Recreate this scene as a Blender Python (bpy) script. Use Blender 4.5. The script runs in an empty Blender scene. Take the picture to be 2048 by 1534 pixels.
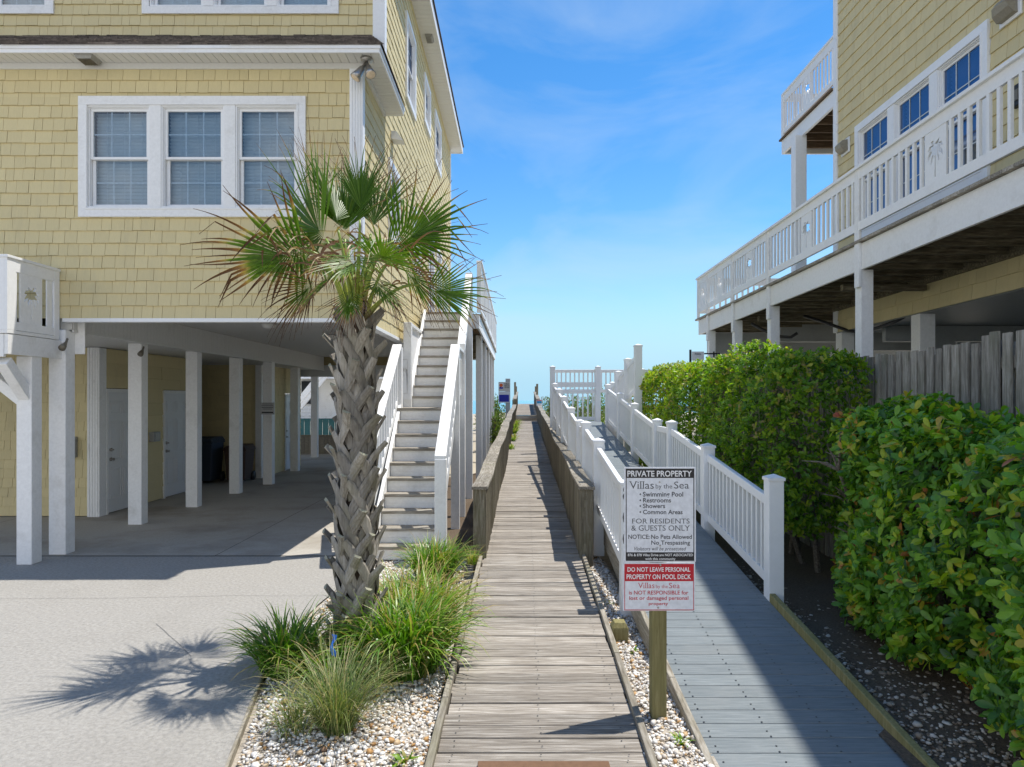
import bpy, math, random
import numpy as np
from mathutils import Vector, Matrix

SC = bpy.context.scene
COL = SC.collection
R = math.radians
rnd = random.Random(7)
rng = np.random.default_rng(7)

# ------------------------------------------------------------------ camera
CAM_H = 1.92          # metres above the driveway
F = 1400.0            # focal length in photo pixels (photo is 2048 wide)
cam_d = bpy.data.cameras.new('camera')
cam = bpy.data.objects.new('camera', cam_d)
COL.objects.link(cam)
cam.location = (0, 0, CAM_H)
cam.rotation_euler = (R(90), 0, 0)
cam_d.sensor_width = 36
cam_d.lens = 36 * F / 2048
cam_d.shift_y = (800 - 767) / 2048
cam_d.clip_start = 0.05
cam_d.clip_end = 9000
SC.camera = cam

# ------------------------------------------------------------------ light
SX, SY = 0.345, 0.14                       # sun leans this far to +X / +Y per metre of height
sun_el = math.atan2(1.0, math.hypot(SX, SY))
sun_az = math.atan2(SX, SY)               # clockwise from +Y
world = bpy.data.worlds.new('World')
SC.world = world
world.use_nodes = True
wn = world.node_tree
wn.nodes.clear()
w_out = wn.nodes.new('ShaderNodeOutputWorld')
w_bg = wn.nodes.new('ShaderNodeBackground')
w_sky = wn.nodes.new('ShaderNodeTexSky')
w_sky.sky_type = 'NISHITA'
w_sky.sun_disc = False
w_sky.sun_elevation = sun_el
w_sky.sun_rotation = sun_az
w_sky.air_density = 1.0
w_sky.dust_density = 0.1
w_sky.ozone_density = 2.5
w_bg.inputs['Strength'].default_value = 0.124
w_hsv = wn.nodes.new('ShaderNodeHueSaturation')
w_hsv.inputs['Saturation'].default_value = 1.34
w_hsv.inputs['Value'].default_value = 1.1
w_tc = wn.nodes.new('ShaderNodeTexCoord')
w_map = wn.nodes.new('ShaderNodeMapping')
w_map.inputs['Scale'].default_value = (1.6, 1.2, 4.2)
w_map.inputs['Rotation'].default_value = (0.0, R(-20), R(25))
w_map.inputs['Location'].default_value = (0.35, 0.2, 0.1)
w_noise = wn.nodes.new('ShaderNodeTexNoise')
w_noise.inputs['Scale'].default_value = 1.7
w_noise.inputs['Detail'].default_value = 7
w_noise.inputs['Roughness'].default_value = 0.55
w_noise.inputs['Distortion'].default_value = 0.6
w_ramp = wn.nodes.new('ShaderNodeMapRange')
w_ramp.inputs['From Min'].default_value = 0.46
w_ramp.inputs['From Max'].default_value = 0.85
w_ramp.inputs['To Max'].default_value = 0.5
w_mix = wn.nodes.new('ShaderNodeMix')
w_mix.data_type = 'RGBA'
w_mix.inputs[7].default_value = (3.7, 4.5, 5.2, 1)
L = wn.links.new
L(w_tc.outputs['Generated'], w_map.inputs['Vector'])
L(w_map.outputs[0], w_noise.inputs['Vector'])
L(w_noise.outputs[0], w_ramp.inputs['Value'])
L(w_sky.outputs[0], w_hsv.inputs['Color'])
# sea air: the sky pales to a light cyan low down
w_sep = wn.nodes.new('ShaderNodeSeparateXYZ')
w_low = wn.nodes.new('ShaderNodeMapRange')
w_low.interpolation_type = 'SMOOTHERSTEP'
w_low.inputs['From Min'].default_value = 0.26
w_low.inputs['From Max'].default_value = -0.02
w_air = wn.nodes.new('ShaderNodeMix')
w_air.data_type = 'RGBA'
w_air.inputs[7].default_value = (2.5, 4.2, 5.3, 1)
L(w_tc.outputs['Generated'], w_sep.inputs[0])
L(w_sep.outputs['Z'], w_low.inputs['Value'])
L(w_low.outputs[0], w_air.inputs[0])
L(w_hsv.outputs[0], w_air.inputs[6])
L(w_air.outputs[2], w_mix.inputs[6])
L(w_ramp.outputs[0], w_mix.inputs[0])
# bright cloud added unseen behind the camera to lift the shaded fronts
w_n2 = wn.nodes.new('ShaderNodeTexNoise')
w_n2.inputs['Scale'].default_value = 2.3
w_n2.inputs['Detail'].default_value = 8
w_n2.inputs['Roughness'].default_value = 0.6
w_c2 = wn.nodes.new('ShaderNodeMapRange')
w_c2.interpolation_type = 'SMOOTHSTEP'
w_c2.inputs['From Min'].default_value = 0.36
w_c2.inputs['From Max'].default_value = 0.56
w_behind = wn.nodes.new('ShaderNodeMapRange')
w_behind.interpolation_type = 'SMOOTHSTEP'
w_behind.inputs['From Min'].default_value = 0.12
w_behind.inputs['From Max'].default_value = -0.35
w_and = wn.nodes.new('ShaderNodeMath')
w_and.operation = 'MULTIPLY'
w_cl = wn.nodes.new('ShaderNodeMix')
w_cl.data_type = 'RGBA'
w_cl.inputs[7].default_value = (8.2, 8.0, 7.8, 1)
L(w_tc.outputs['Generated'], w_n2.inputs['Vector'])
L(w_n2.outputs[0], w_c2.inputs['Value'])
L(w_sep.outputs['Y'], w_behind.inputs['Value'])
w_lowc = wn.nodes.new('ShaderNodeMapRange')
w_lowc.interpolation_type = 'SMOOTHSTEP'
w_lowc.inputs['From Min'].default_value = 0.70
w_lowc.inputs['From Max'].default_value = 0.30
w_and2 = wn.nodes.new('ShaderNodeMath')
w_and2.operation = 'MULTIPLY'
L(w_sep.outputs['Z'], w_lowc.inputs['Value'])
L(w_c2.outputs[0], w_and2.inputs[0])
L(w_lowc.outputs[0], w_and2.inputs[1])
L(w_and2.outputs[0], w_and.inputs[0])
L(w_behind.outputs[0], w_and.inputs[1])
L(w_and.outputs[0], w_cl.inputs[0])
L(w_mix.outputs[2], w_cl.inputs[6])
L(w_cl.outputs[2], w_bg.inputs['Color'])
L(w_bg.outputs[0], w_out.inputs[0])

sun_d = bpy.data.lights.new('sun', 'SUN')
sun_d.energy = 3.9
sun_d.angle = R(0.5)
sun_d.color = (1.0, 0.955, 0.88)
sun = bpy.data.objects.new('sun', sun_d)
COL.objects.link(sun)
sun.rotation_euler = Vector((-SX, -SY, -1)).to_track_quat('-Z', 'Y').to_euler()
sun.location = (8, 4, 30)

SC.view_settings.view_transform = 'Standard'
SC.view_settings.look = 'None'
SC.view_settings.gamma = 1
SC.view_settings.use_curve_mapping = False
SC.view_settings.exposure = 0.54
SC.cycles.max_bounces = 8
SC.cycles.diffuse_bounces = 4
SC.cycles.transparent_max_bounces = 12
SC.cycles.use_denoising = True


def at(x, y, Y):
    """photo pixel and distance -> point in the place"""
    return ((x - 1024) * Y / F, Y, CAM_H - (y - 800) * Y / F)


# ------------------------------------------------------------------ objects
def tag(o, label=None, cat=None, group=None, kind=None):
    if label: o['label'] = label
    if cat: o['category'] = cat
    if group: o['group'] = group
    if kind: o['kind'] = kind
    return o


def thing(name, label, cat, loc=(0, 0, 0), group=None):
    o = bpy.data.objects.new(name, None)
    COL.objects.link(o)
    o.location = loc
    o.empty_display_size = 0.2
    return tag(o, label, cat, group)


def root_of(o):
    while o.parent is not None:
        o = o.parent
    return o


class MB:
    """collects faces; M maps local (u, n, z) to world; W is a last warp of world points"""
    def __init__(self, M=None, W=None):
        self.v, self.f, self.a, self.M, self.W = [], [], [], M, W

    def pt(self, p, a=0.0):
        self.v.append(tuple(p)); self.a.append(a)
        return len(self.v) - 1

    def face(self, pts, a=0.0):
        b = len(self.v)
        for p in pts:
            self.pt(p, a)
        self.f.append(tuple(range(b, b + len(pts))))

    def box(self, x0, x1, y0, y1, z0, z1, a=0.0):
        b = len(self.v)
        for z in (z0, z1):
            for x, y in ((x0, y0), (x1, y0), (x1, y1), (x0, y1)):
                self.pt((x, y, z), a)
        self.f += [(b, b + 3, b + 2, b + 1), (b + 4, b + 5, b + 6, b + 7), (b, b + 1, b + 5, b + 4),
                   (b + 1, b + 2, b + 6, b + 5), (b + 2, b + 3, b + 7, b + 6), (b + 3, b, b + 4, b + 7)]

    def hexa(self, lo, hi, a=0.0):
        """lo, hi: four corner points each"""
        b = len(self.v)
        for p in list(lo) + list(hi):
            self.pt(p, a)
        self.f += [(b, b + 3, b + 2, b + 1), (b + 4, b + 5, b + 6, b + 7), (b, b + 1, b + 5, b + 4),
                   (b + 1, b + 2, b + 6, b + 5), (b + 2, b + 3, b + 7, b + 6), (b + 3, b, b + 4, b + 7)]

    def beam(self, p, q, w, h, up=(0, 0, 1), a=0.0):
        """bar from p to q, w across, h along 'up'; centred"""
        p, q = Vector(p), Vector(q)
        d = (q - p).normalized()
        s = d.cross(Vector(up))
        if s.length < 1e-5:
            s = Vector((1, 0, 0))
        s.normalize()
        t = s.cross(d).normalized()
        c = lambda o: [o - s * w / 2 - t * h / 2, o + s * w / 2 - t * h / 2, o + s * w / 2 + t * h / 2, o - s * w / 2 + t * h / 2]
        self.hexa(c(p), c(q), a)

    def vbeam(self, p, q, w, h, a=0.0):
        """bar from p to q whose ends stay vertical: p, q are centres, w across (horizontal), h tall"""
        p, q = Vector(p), Vector(q)
        d = q - p
        s = Vector((d.y, -d.x, 0)).normalized() * (w / 2)
        z = Vector((0, 0, h / 2))
        self.hexa([p - s - z, p + s - z, p + s + z, p - s + z], [q - s - z, q + s - z, q + s + z, q - s + z], a)

    def tube(self, pts, rad, n=8, a=None, cap=True):
        pts = [Vector(p) for p in pts]
        m = len(pts)
        if not hasattr(rad, '__len__'):
            rad = [rad] * m
        b = len(self.v)
        ref = Vector((0.31, 0.17, 0.93))
        for i, p in enumerate(pts):
            d = (pts[min(i + 1, m - 1)] - pts[max(i - 1, 0)]).normalized()
            s = d.cross(ref)
            if s.length < 1e-3:
                s = d.cross(Vector((1, 0, 0)))
            s.normalize()
            t = d.cross(s)
            for k in range(n):
                an = 2 * math.pi * k / n
                self.pt(p + (s * math.cos(an) + t * math.sin(an)) * rad[i], a[i] if a else 0.0)
        for i in range(m - 1):
            for k in range(n):
                k2 = (k + 1) % n
                self.f.append((b + i * n + k, b + i * n + k2, b + (i + 1) * n + k2, b + (i + 1) * n + k))
        if cap:
            self.f.append(tuple(b + k for k in range(n))[::-1])
            self.f.append(tuple(b + (m - 1) * n + k for k in range(n)))

    def lathe(self, c, prof, n=16):
        """prof: (radius, z) pairs about the vertical through c"""
        b = len(self.v)
        for r, z in prof:
            for k in range(n):
                an = 2 * math.pi * k / n
                self.pt((c[0] + r * math.cos(an), c[1] + r * math.sin(an), c[2] + z))
        for i in range(len(prof) - 1):
            for k in range(n):
                k2 = (k + 1) % n
                self.f.append((b + i * n + k, b + i * n + k2, b + (i + 1) * n + k2, b + (i + 1) * n + k))
        self.f.append(tuple(b + k for k in range(n))[::-1])
        self.f.append(tuple(b + (len(prof) - 1) * n + k for k in range(n)))

    def prism(self, poly, y0, y1):
        """poly in (x, z), extruded along y"""
        n = len(poly)
        b = len(self.v)
        for y in (y0, y1):
            for x, z in poly:
                self.pt((x, y, z))
        self.f.append(tuple(range(b, b + n)))
        self.f.append(tuple(range(b + n, b + 2 * n))[::-1])
        for i in range(n):
            j = (i + 1) % n
            self.f.append((b + i, b + j, b + n + j, b + n + i))

    def build(self, name, mat, parent=None, bevel=0.0, smooth=False, attr=None):
        vs = self.v
        if self.M:
            vs = [self.M(*p) for p in vs]
        if self.W:
            vs = [self.W(*p) for p in vs]
        ox = root_of(parent).location if parent else Vector((0, 0, 0))
        arr = np.array(vs, dtype=np.float64).reshape(-1, 3) - np.array(ox)
        me = bpy.data.meshes.new(name)
        me.from_pydata(arr.tolist(), [], self.f)
        if attr:
            at_ = me.attributes.new(attr, 'FLOAT', 'POINT')
            at_.data.foreach_set('value', np.array(self.a, dtype=np.float32))
        me.materials.append(mat)
        if smooth:
            me.polygons.foreach_set('use_smooth', [True] * len(me.polygons))
        o = bpy.data.objects.new(name, me)
        COL.objects.link(o)
        if parent:
            o.parent = parent
        if bevel:
            md = o.modifiers.new('edge', 'BEVEL')
            md.width = bevel
            md.segments = 2
            md.limit_method = 'ANGLE'
            md.angle_limit = R(40)
        return o


def np_mesh(name, verts, faces, mat, parent=None, attrs=None, smooth=True):
    """verts (n,3), faces (m,k) arrays -> object"""
    ox = np.array(root_of(parent).location) if parent else np.zeros(3)
    me = bpy.data.meshes.new(name)
    n, (m, k) = len(verts), faces.shape
    me.vertices.add(n)
    me.vertices.foreach_set('co', (verts - ox).astype(np.float32).ravel())
    me.loops.add(m * k)
    me.loops.foreach_set('vertex_index', faces.astype(np.int32).ravel())
    me.polygons.add(m)
    me.polygons.foreach_set('loop_start', np.arange(0, m * k, k, dtype=np.int32))
    me.update(calc_edges=True)
    me.validate()
    if smooth:
        me.polygons.foreach_set('use_smooth', np.ones(len(me.polygons), dtype=bool))
    for kk, vals in (attrs or {}).items():
        t = me.attributes.new(kk, 'FLOAT', 'POINT')
        t.data.foreach_set('value', vals.astype(np.float32))
    me.materials.append(mat)
    o = bpy.data.objects.new(name, me)
    COL.objects.link(o)
    if parent:
        o.parent = parent
    return o


def scatter_mesh(tv, tf, mats3, offs):
    """template verts (k,3), faces; one 3x3 matrix and one offset per copy"""
    n, k = len(offs), len(tv)
    V = np.einsum('nij,kj->nki', mats3, tv) + offs[:, None, :]
    Fc = tf[None, :, :] + (np.arange(n) * k)[:, None, None]
    return V.reshape(-1, 3), Fc.reshape(-1, tf.shape[1])


# ------------------------------------------------------------------ materials
def newmat(name):
    m = bpy.data.materials.new(name)
    m.use_nodes = True
    nt = m.node_tree
    return m, nt, nt.nodes['Principled BSDF']


def N(nt, kind, **kw):
    n = nt.nodes.new('ShaderNode' + kind)
    for k, v in kw.items():
        if hasattr(n, k) and k not in n.inputs:
            setattr(n, k, v)
        else:
            n.inputs[k].default_value = v
    return n


def ramp(nt, stops):
    r = nt.nodes.new('ShaderNodeValToRGB')
    e = r.color_ramp.elements
    while len(e) < len(stops):
        e.new(0.5)
    for i, (p, c) in enumerate(stops):
        e[i].position = p
        e[i].color = (c[0], c[1], c[2], 1)
    return r


def coords(nt, scale=(1, 1, 1), island=0.0):
    """object coordinates, scaled, shifted per loose piece so that no two pieces share grain"""
    tc = N(nt, 'TexCoord')
    mp = N(nt, 'Mapping')
    mp.inputs['Scale'].default_value = scale
    nt.links.new(tc.outputs['Object'], mp.inputs['Vector'])
    if island:
        g = N(nt, 'NewGeometry')
        mul = N(nt, 'Math', operation='MULTIPLY')
        mul.inputs[1].default_value = island
        nt.links.new(g.outputs['Random Per Island'], mul.inputs[0])
        nt.links.new(mul.outputs[0], mp.inputs['Location'])
    return mp


def mixc(nt, a, b, fac, mode='MIX'):
    m = nt.nodes.new('ShaderNodeMix')
    m.data_type = 'RGBA'
    m.blend_type = mode
    for sock, val in ((m.inputs[0], fac), (m.inputs[6], a), (m.inputs[7], b)):
        if hasattr(val, 'is_output'):
            nt.links.new(val, sock)
        elif isinstance(val, (int, float)):
            sock.default_value = val
        else:
            sock.default_value = (val[0], val[1], val[2], 1)
    return m.outputs[2]


def bump(nt, h, strength, dist=0.01):
    b = N(nt, 'Bump')
    b.inputs['Strength'].default_value = strength
    b.inputs['Distance'].default_value = dist
    nt.links.new(h, b.inputs['Height'])
    return b.outputs[0]


def paint(name, col, rough=0.5, var=0.06, dirt=(0.35, 0.33, 0.28), dirt_amt=0.15, grain=None, bump_s=0.1, island_var=0.0, spec=0.4, dirt_grain=(1, 1, 1)):
    """painted or moulded surface: faint blotches, some dirt, optional grain direction"""
    m, nt, p = newmat(name)
    n1 = N(nt, 'TexNoise', Scale=3.0, Detail=6.0, Roughness=0.65)
    nt.links.new(coords(nt, dirt_grain, 13.0 if dirt_grain == (1, 1, 1) else 0).outputs[0], n1.inputs['Vector'])
    n2 = N(nt, 'TexNoise', Scale=28.0, Detail=5.0, Roughness=0.6)
    nt.links.new(coords(nt, grain or (1, 1, 1), 7.0).outputs[0], n2.inputs['Vector'])
    lo = tuple(c * (1 - var * 2) for c in col)
    r1 = ramp(nt, [(0.3, lo), (0.7, col)])
    nt.links.new(n2.outputs[0], r1.inputs[0])
    rd = ramp(nt, [(0.55, (0, 0, 0)), (0.8, (1, 1, 1))])
    nt.links.new(n1.outputs[0], rd.inputs[0])
    mu = N(nt, 'Math', operation='MULTIPLY')
    mu.inputs[1].default_value = dirt_amt
    nt.links.new(rd.outputs[0], mu.inputs[0])
    c = mixc(nt, r1.outputs[0], dirt, mu.outputs[0])
    if island_var:
        g = N(nt, 'NewGeometry')
        mr = N(nt, 'MapRange')
        mr.inputs['To Min'].default_value = 1 - island_var
        mr.inputs['To Max'].default_value = 1 + island_var * 0.6
        nt.links.new(g.outputs['Random Per Island'], mr.inputs[0])
        c = mixc(nt, c, mr.outputs[0], 1.0, 'MULTIPLY')
    nt.links.new(c, p.inputs['Base Color'])
    p.inputs['Roughness'].default_value = rough
    p.inputs['Specular IOR Level'].default_value = spec
    nt.links.new(bump(nt, n2.outputs[0], bump_s, 0.004), p.inputs['Normal'])
    return m


def wood(name, dark, mid, light, grain, rough=0.8, green=None, bump_s=0.5, ivar=(0.72, 1.16)):
    """bare or weathered timber; grain = coordinate scale, small along the board"""
    m, nt, p = newmat(name)
    cs = coords(nt, grain, 37.0)
    n1 = N(nt, 'TexNoise', Scale=9.0, Detail=8.0, Roughness=0.7)
    n1.inputs['Distortion'].default_value = 0.4
    nt.links.new(cs.outputs[0], n1.inputs['Vector'])
    n2 = N(nt, 'TexNoise', Scale=2.2, Detail=4.0, Roughness=0.6)
    nt.links.new(coords(nt, (1, 1, 1), 11.0).outputs[0], n2.inputs['Vector'])
    r1 = ramp(nt, [(0.28, dark), (0.5, mid), (0.72, light)])
    nt.links.new(n1.outputs[0], r1.inputs[0])
    g = N(nt, 'NewGeometry')
    mr = N(nt, 'MapRange')
    mr.inputs['To Min'].default_value = ivar[0]
    mr.inputs['To Max'].default_value = ivar[1]
    nt.links.new(g.outputs['Random Per Island'], mr.inputs[0])
    c = mixc(nt, r1.outputs[0], mr.outputs[0], 1.0, 'MULTIPLY')
    r2 = ramp(nt, [(0.5, (0, 0, 0)), (0.75, (1, 1, 1))])
    nt.links.new(n2.outputs[0], r2.inputs[0])
    mu = N(nt, 'Math', operation='MULTIPLY')
    mu.inputs[1].default_value = 0.55
    nt.links.new(r2.outputs[0], mu.inputs[0])
    c = mixc(nt, c, green or tuple(x * 0.6 for x in mid), mu.outputs[0])
    nt.links.new(c, p.inputs['Base Color'])
    p.inputs['Roughness'].default_value = rough
    p.inputs['Specular IOR Level'].default_value = 0.25
    nt.links.new(bump(nt, n1.outputs[0], bump_s, 0.006), p.inputs['Normal'])
    return m


def leaf_mat(name, stops, attr='tint', rough=0.38, trans=0.3, spec=0.5):
    m, nt, p = newmat(name)
    a = N(nt, 'Attribute')
    a.attribute_name = attr
    r = ramp(nt, stops)
    nt.links.new(a.outputs['Fac'], r.inputs[0])
    nz = N(nt, 'TexNoise', Scale=40.0, Detail=3.0)
    nt.links.new(coords(nt).outputs[0], nz.inputs['Vector'])
    mr = N(nt, 'MapRange')
    mr.inputs['To Min'].default_value = 0.75
    mr.inputs['To Max'].default_value = 1.25
    nt.links.new(nz.outputs[0], mr.inputs[0])
    c = mixc(nt, r.outputs[0], mr.outputs[0], 1.0, 'MULTIPLY')
    nt.links.new(c, p.inputs['Base Color'])
    p.inputs['Roughness'].default_value = rough
    p.inputs['Specular IOR Level'].default_value = spec
    tr = N(nt, 'BsdfTranslucent')
    c2 = mixc(nt, c, (1.5, 1.6, 0.5), 1.0, 'MULTIPLY')
    nt.links.new(c2, tr.inputs['Color'])
    mx = N(nt, 'MixShader')
    mx.inputs[0].default_value = trans
    nt.links.new(p.outputs[0], mx.inputs[1])
    nt.links.new(tr.outputs[0], mx.inputs[2])
    nt.links.new(mx.outputs[0], nt.nodes['Material Output'].inputs[0])
    return m


def flat(name, col, rough=0.5, metal=0.0, spec=0.4):
    m, nt, p = newmat(name)
    nz = N(nt, 'TexNoise', Scale=35.0, Detail=4.0)
    nt.links.new(coords(nt).outputs[0], nz.inputs['Vector'])
    r = ramp(nt, [(0.3, tuple(c * 0.86 for c in col)), (0.7, tuple(min(1, c * 1.05) for c in col))])
    nt.links.new(nz.outputs[0], r.inputs[0])
    nt.links.new(r.outputs[0], p.inputs['Base Color'])
    p.inputs['Roughness'].default_value = rough
    p.inputs['Metallic'].default_value = metal
    p.inputs['Specular IOR Level'].default_value = spec
    return m


def glass_mat(name, tint, refl, rise=0.5, gcol=(1, 1, 1)):
    m, nt, p = newmat(name)
    nt.nodes.remove(p)
    t = N(nt, 'BsdfTransparent')
    t.inputs[0].default_value = (*tint, 1)
    g = N(nt, 'BsdfGlossy')
    g.inputs['Roughness'].default_value = 0.02
    g.inputs[0].default_value = (*gcol, 1)
    nz = N(nt, 'TexNoise', Scale=1.2, Detail=1.0)
    nt.links.new(coords(nt).outputs[0], nz.inputs['Vector'])
    nt.links.new(bump(nt, nz.outputs[0], 0.12, 0.02), g.inputs['Normal'])
    lw = N(nt, 'LayerWeight', Blend=0.35)
    mr = N(nt, 'MapRange')
    mr.inputs['To Min'].default_value = refl
    mr.inputs['To Max'].default_value = min(1.0, refl + rise)
    nt.links.new(lw.outputs['Fresnel'], mr.inputs[0])
    mx = N(nt, 'MixShader')
    nt.links.new(mr.outputs[0], mx.inputs[0])
    nt.links.new(t.outputs[0], mx.inputs[1])
    nt.links.new(g.outputs[0], mx.inputs[2])
    nt.links.new(mx.outputs[0], nt.nodes['Material Output'].inputs[0])
    return m


def ground_mat(name, c1, c2, speck, scale=60.0, stain=0.25, bump_s=0.3, rough=0.9, stain_col=(0.16, 0.13, 0.1)):
    m, nt, p = newmat(name)
    n1 = N(nt, 'TexNoise', Scale=scale, Detail=6.0, Roughness=0.7)
    n2 = N(nt, 'TexNoise', Scale=0.7, Detail=7.0, Roughness=0.62)
    n3 = N(nt, 'TexVoronoi', Scale=scale * 1.6)
    for n in (n1, n2, n3):
        nt.links.new(coords(nt).outputs[0], n.inputs['Vector'])
    r1 = ramp(nt, [(0.3, c1), (0.68, c2)])
    nt.links.new(n1.outputs[0], r1.inputs[0])
    r3 = ramp(nt, [(0.06, (1, 1, 1)), (0.2, (0, 0, 0))])
    nt.links.new(n3.outputs['Distance'], r3.inputs[0])
    ms = N(nt, 'Math', operation='MULTIPLY')
    ms.inputs[1].default_value = 0.5
    nt.links.new(r3.outputs[0], ms.inputs[0])
    c = mixc(nt, r1.outputs[0], speck, ms.outputs[0])
    r2 = ramp(nt, [(0.48, (0, 0, 0)), (0.72, (1, 1, 1))])
    nt.links.new(n2.outputs[0], r2.inputs[0])
    mu = N(nt, 'Math', operation='MULTIPLY')
    mu.inputs[1].default_value = stain
    nt.links.new(r2.outputs[0], mu.inputs[0])
    c = mixc(nt, c, stain_col, mu.outputs[0])
    nt.links.new(c, p.inputs['Base Color'])
    p.inputs['Roughness'].default_value = rough
    p.inputs['Specular IOR Level'].default_value = 0.2
    nt.links.new(bump(nt, n1.outputs[0], bump_s, 0.006), p.inputs['Normal'])
    return m


WHITE = paint('white_paint', (0.86, 0.865, 0.865), 0.45, 0.03, (0.42, 0.40, 0.35), 0.22)
WHITE_WORN = paint('worn_white_paint', (0.86, 0.86, 0.85), 0.55, 0.05, (0.42, 0.39, 0.33), 0.42, bump_s=0.25)
VINYL = paint('white_vinyl', (0.86, 0.865, 0.87), 0.32, 0.015, (0.5, 0.49, 0.44), 0.14, bump_s=0.03)
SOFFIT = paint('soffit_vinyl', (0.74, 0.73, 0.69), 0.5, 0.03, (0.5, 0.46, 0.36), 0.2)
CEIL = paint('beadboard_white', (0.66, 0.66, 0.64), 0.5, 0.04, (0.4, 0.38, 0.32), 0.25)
YELLOW = paint('yellow_shingle', (0.675, 0.575, 0.325), 0.7, 0.035, (0.46, 0.40, 0.26), 0.42, grain=(3, 3, 0.35), bump_s=0.3, island_var=0.05, spec=0.25, dirt_grain=(1.4, 1.4, .22))
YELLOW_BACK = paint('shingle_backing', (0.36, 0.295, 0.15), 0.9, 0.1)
ROOFING = paint('asphalt_shingle', (0.17, 0.14, 0.115), 0.95, 0.3, (0.32, 0.27, 0.21), 0.7, bump_s=0.8, island_var=0.35, spec=0.1)
GLASS = glass_mat('window_glass', (0.78, 0.86, 0.92), 0.07)
GLASS_BLUE = glass_mat('sky_tinted_glass', (0.16, 0.26, 0.46), 0.10, 0.14, (.55, .68, .9))  # deep blue of the reflected sky put into tint and gloss colour
BLIND = paint('blind_slat', (0.60, 0.66, 0.70), 0.5, 0.03)
DARK = flat('dark_room', (0.03, 0.035, 0.04), 0.9)
MUNTIN = flat('grille_bar', (0.6, 0.66, 0.7), 0.5)
METAL = flat('brushed_nickel', (0.42, 0.40, 0.37), 0.35, 0.9)
BRONZE = flat('dull_bronze', (0.20, 0.18, 0.14), 0.5, 0.3)
BLACK = flat('black_plastic', (0.02, 0.02, 0.022), 0.5)
DOORM = paint('door_white', (0.74, 0.75, 0.76), 0.4, 0.02, (0.45, 0.43, 0.4), 0.12)
TREAD = wood('tread_wood', (0.15, 0.12, 0.085), (0.34, 0.305, 0.25), (0.58, 0.555, 0.50), (0.5, 6, 6), 0.75)
DECKWOOD = wood('old_joist_wood', (0.04, 0.034, 0.022), (0.15, 0.125, 0.08), (0.36, 0.32, 0.22), (0.4, 4, 4), 0.9, green=(0.05, 0.055, 0.025))
WALKWOOD = wood('boardwalk_plank', (0.085, 0.07, 0.053), (0.285, 0.252, 0.212), (0.60, 0.56, 0.50), (0.35, 9, 9), 0.85, green=(0.25, 0.215, 0.175), bump_s=0.8)
RAILWOOD = wood('boardwalk_rail_wood', (0.085, 0.07, 0.045), (0.20, 0.175, 0.125), (0.36, 0.33, 0.27), (6, 6, 0.5), 0.88, green=(0.14, 0.145, 0.075), bump_s=0.8)
CAPWOOD = wood('rail_cap_wood', (0.10, 0.085, 0.06), (0.26, 0.23, 0.185), (0.47, 0.45, 0.40), (6, 0.5, 6), 0.88, green=(0.17, 0.16, 0.10), bump_s=0.8)
EDGEWOOD = wood('edging_board_wood', (0.13, 0.11, 0.08), (0.28, 0.25, 0.20), (0.44, 0.41, 0.35), (6, 0.5, 6), 0.85, green=(0.20, 0.19, 0.11))
FENCEWOOD = wood('fence_picket_wood', (0.12, 0.108, 0.088), (0.28, 0.262, 0.228), (0.47, 0.45, 0.41), (6, 6, 0.5), 0.9, green=(0.13, 0.135, 0.085), bump_s=0.8)
POSTWOOD = wood('treated_post_wood', (0.15, 0.13, 0.05), (0.24, 0.21, 0.09), (0.34, 0.30, 0.15), (6, 6, 0.4), 0.8, green=(0.20, 0.19, 0.07))
COMPOSITE = wood('grey_composite', (0.125, 0.15, 0.16), (0.187, 0.21, 0.217), (0.255, 0.28, 0.286), (0.5, 9, 9), 0.55, green=(0.225, 0.235, 0.23), bump_s=0.3, ivar=(.93, 1.04))
CONCRETE = ground_mat('driveway_concrete', (0.25, 0.238, 0.215), (0.40, 0.38, 0.345), (0.16, 0.148, 0.132), 34, 0.34, 1.0, stain_col=(0.215, 0.20, 0.175))
SLAB = ground_mat('garage_concrete', (0.35, 0.325, 0.28), (0.44, 0.41, 0.36), (0.28, 0.26, 0.22), 40, 0.75, 0.25, stain_col=(0.21, 0.18, 0.14))
SOIL = ground_mat('dark_mulch', (0.05, 0.037, 0.026), (0.17, 0.125, 0.085), (0.26, 0.20, 0.14), 60, 0.4, 1.0)
SAND = ground_mat('sand', (0.40, 0.35, 0.27), (0.50, 0.45, 0.36), (0.34, 0.3, 0.24), 40, 0.3, 0.4, stain_col=(0.3, 0.27, 0.18))
BEDSOIL = ground_mat('pebble_bed', (0.30, 0.26, 0.21), (0.52, 0.47, 0.40), (0.2, 0.16, 0.12), 60, 0.3, 1.0)


# ------------------------------------------------------------------ building helpers
def free_spans(u0, u1, holes, za, zb):
    spans = [(u0, u1)]
    for h0, h1, g0, g1 in holes:
        if g0 < zb - 1e-4 and g1 > za + 1e-4:
            nxt = []
            for a, b in spans:
                if h1 <= a or h0 >= b:
                    nxt.append((a, b))
                else:
                    if h0 > a: nxt.append((a, h0))
                    if h1 < b: nxt.append((h1, b))
            spans = nxt
    return spans


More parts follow.
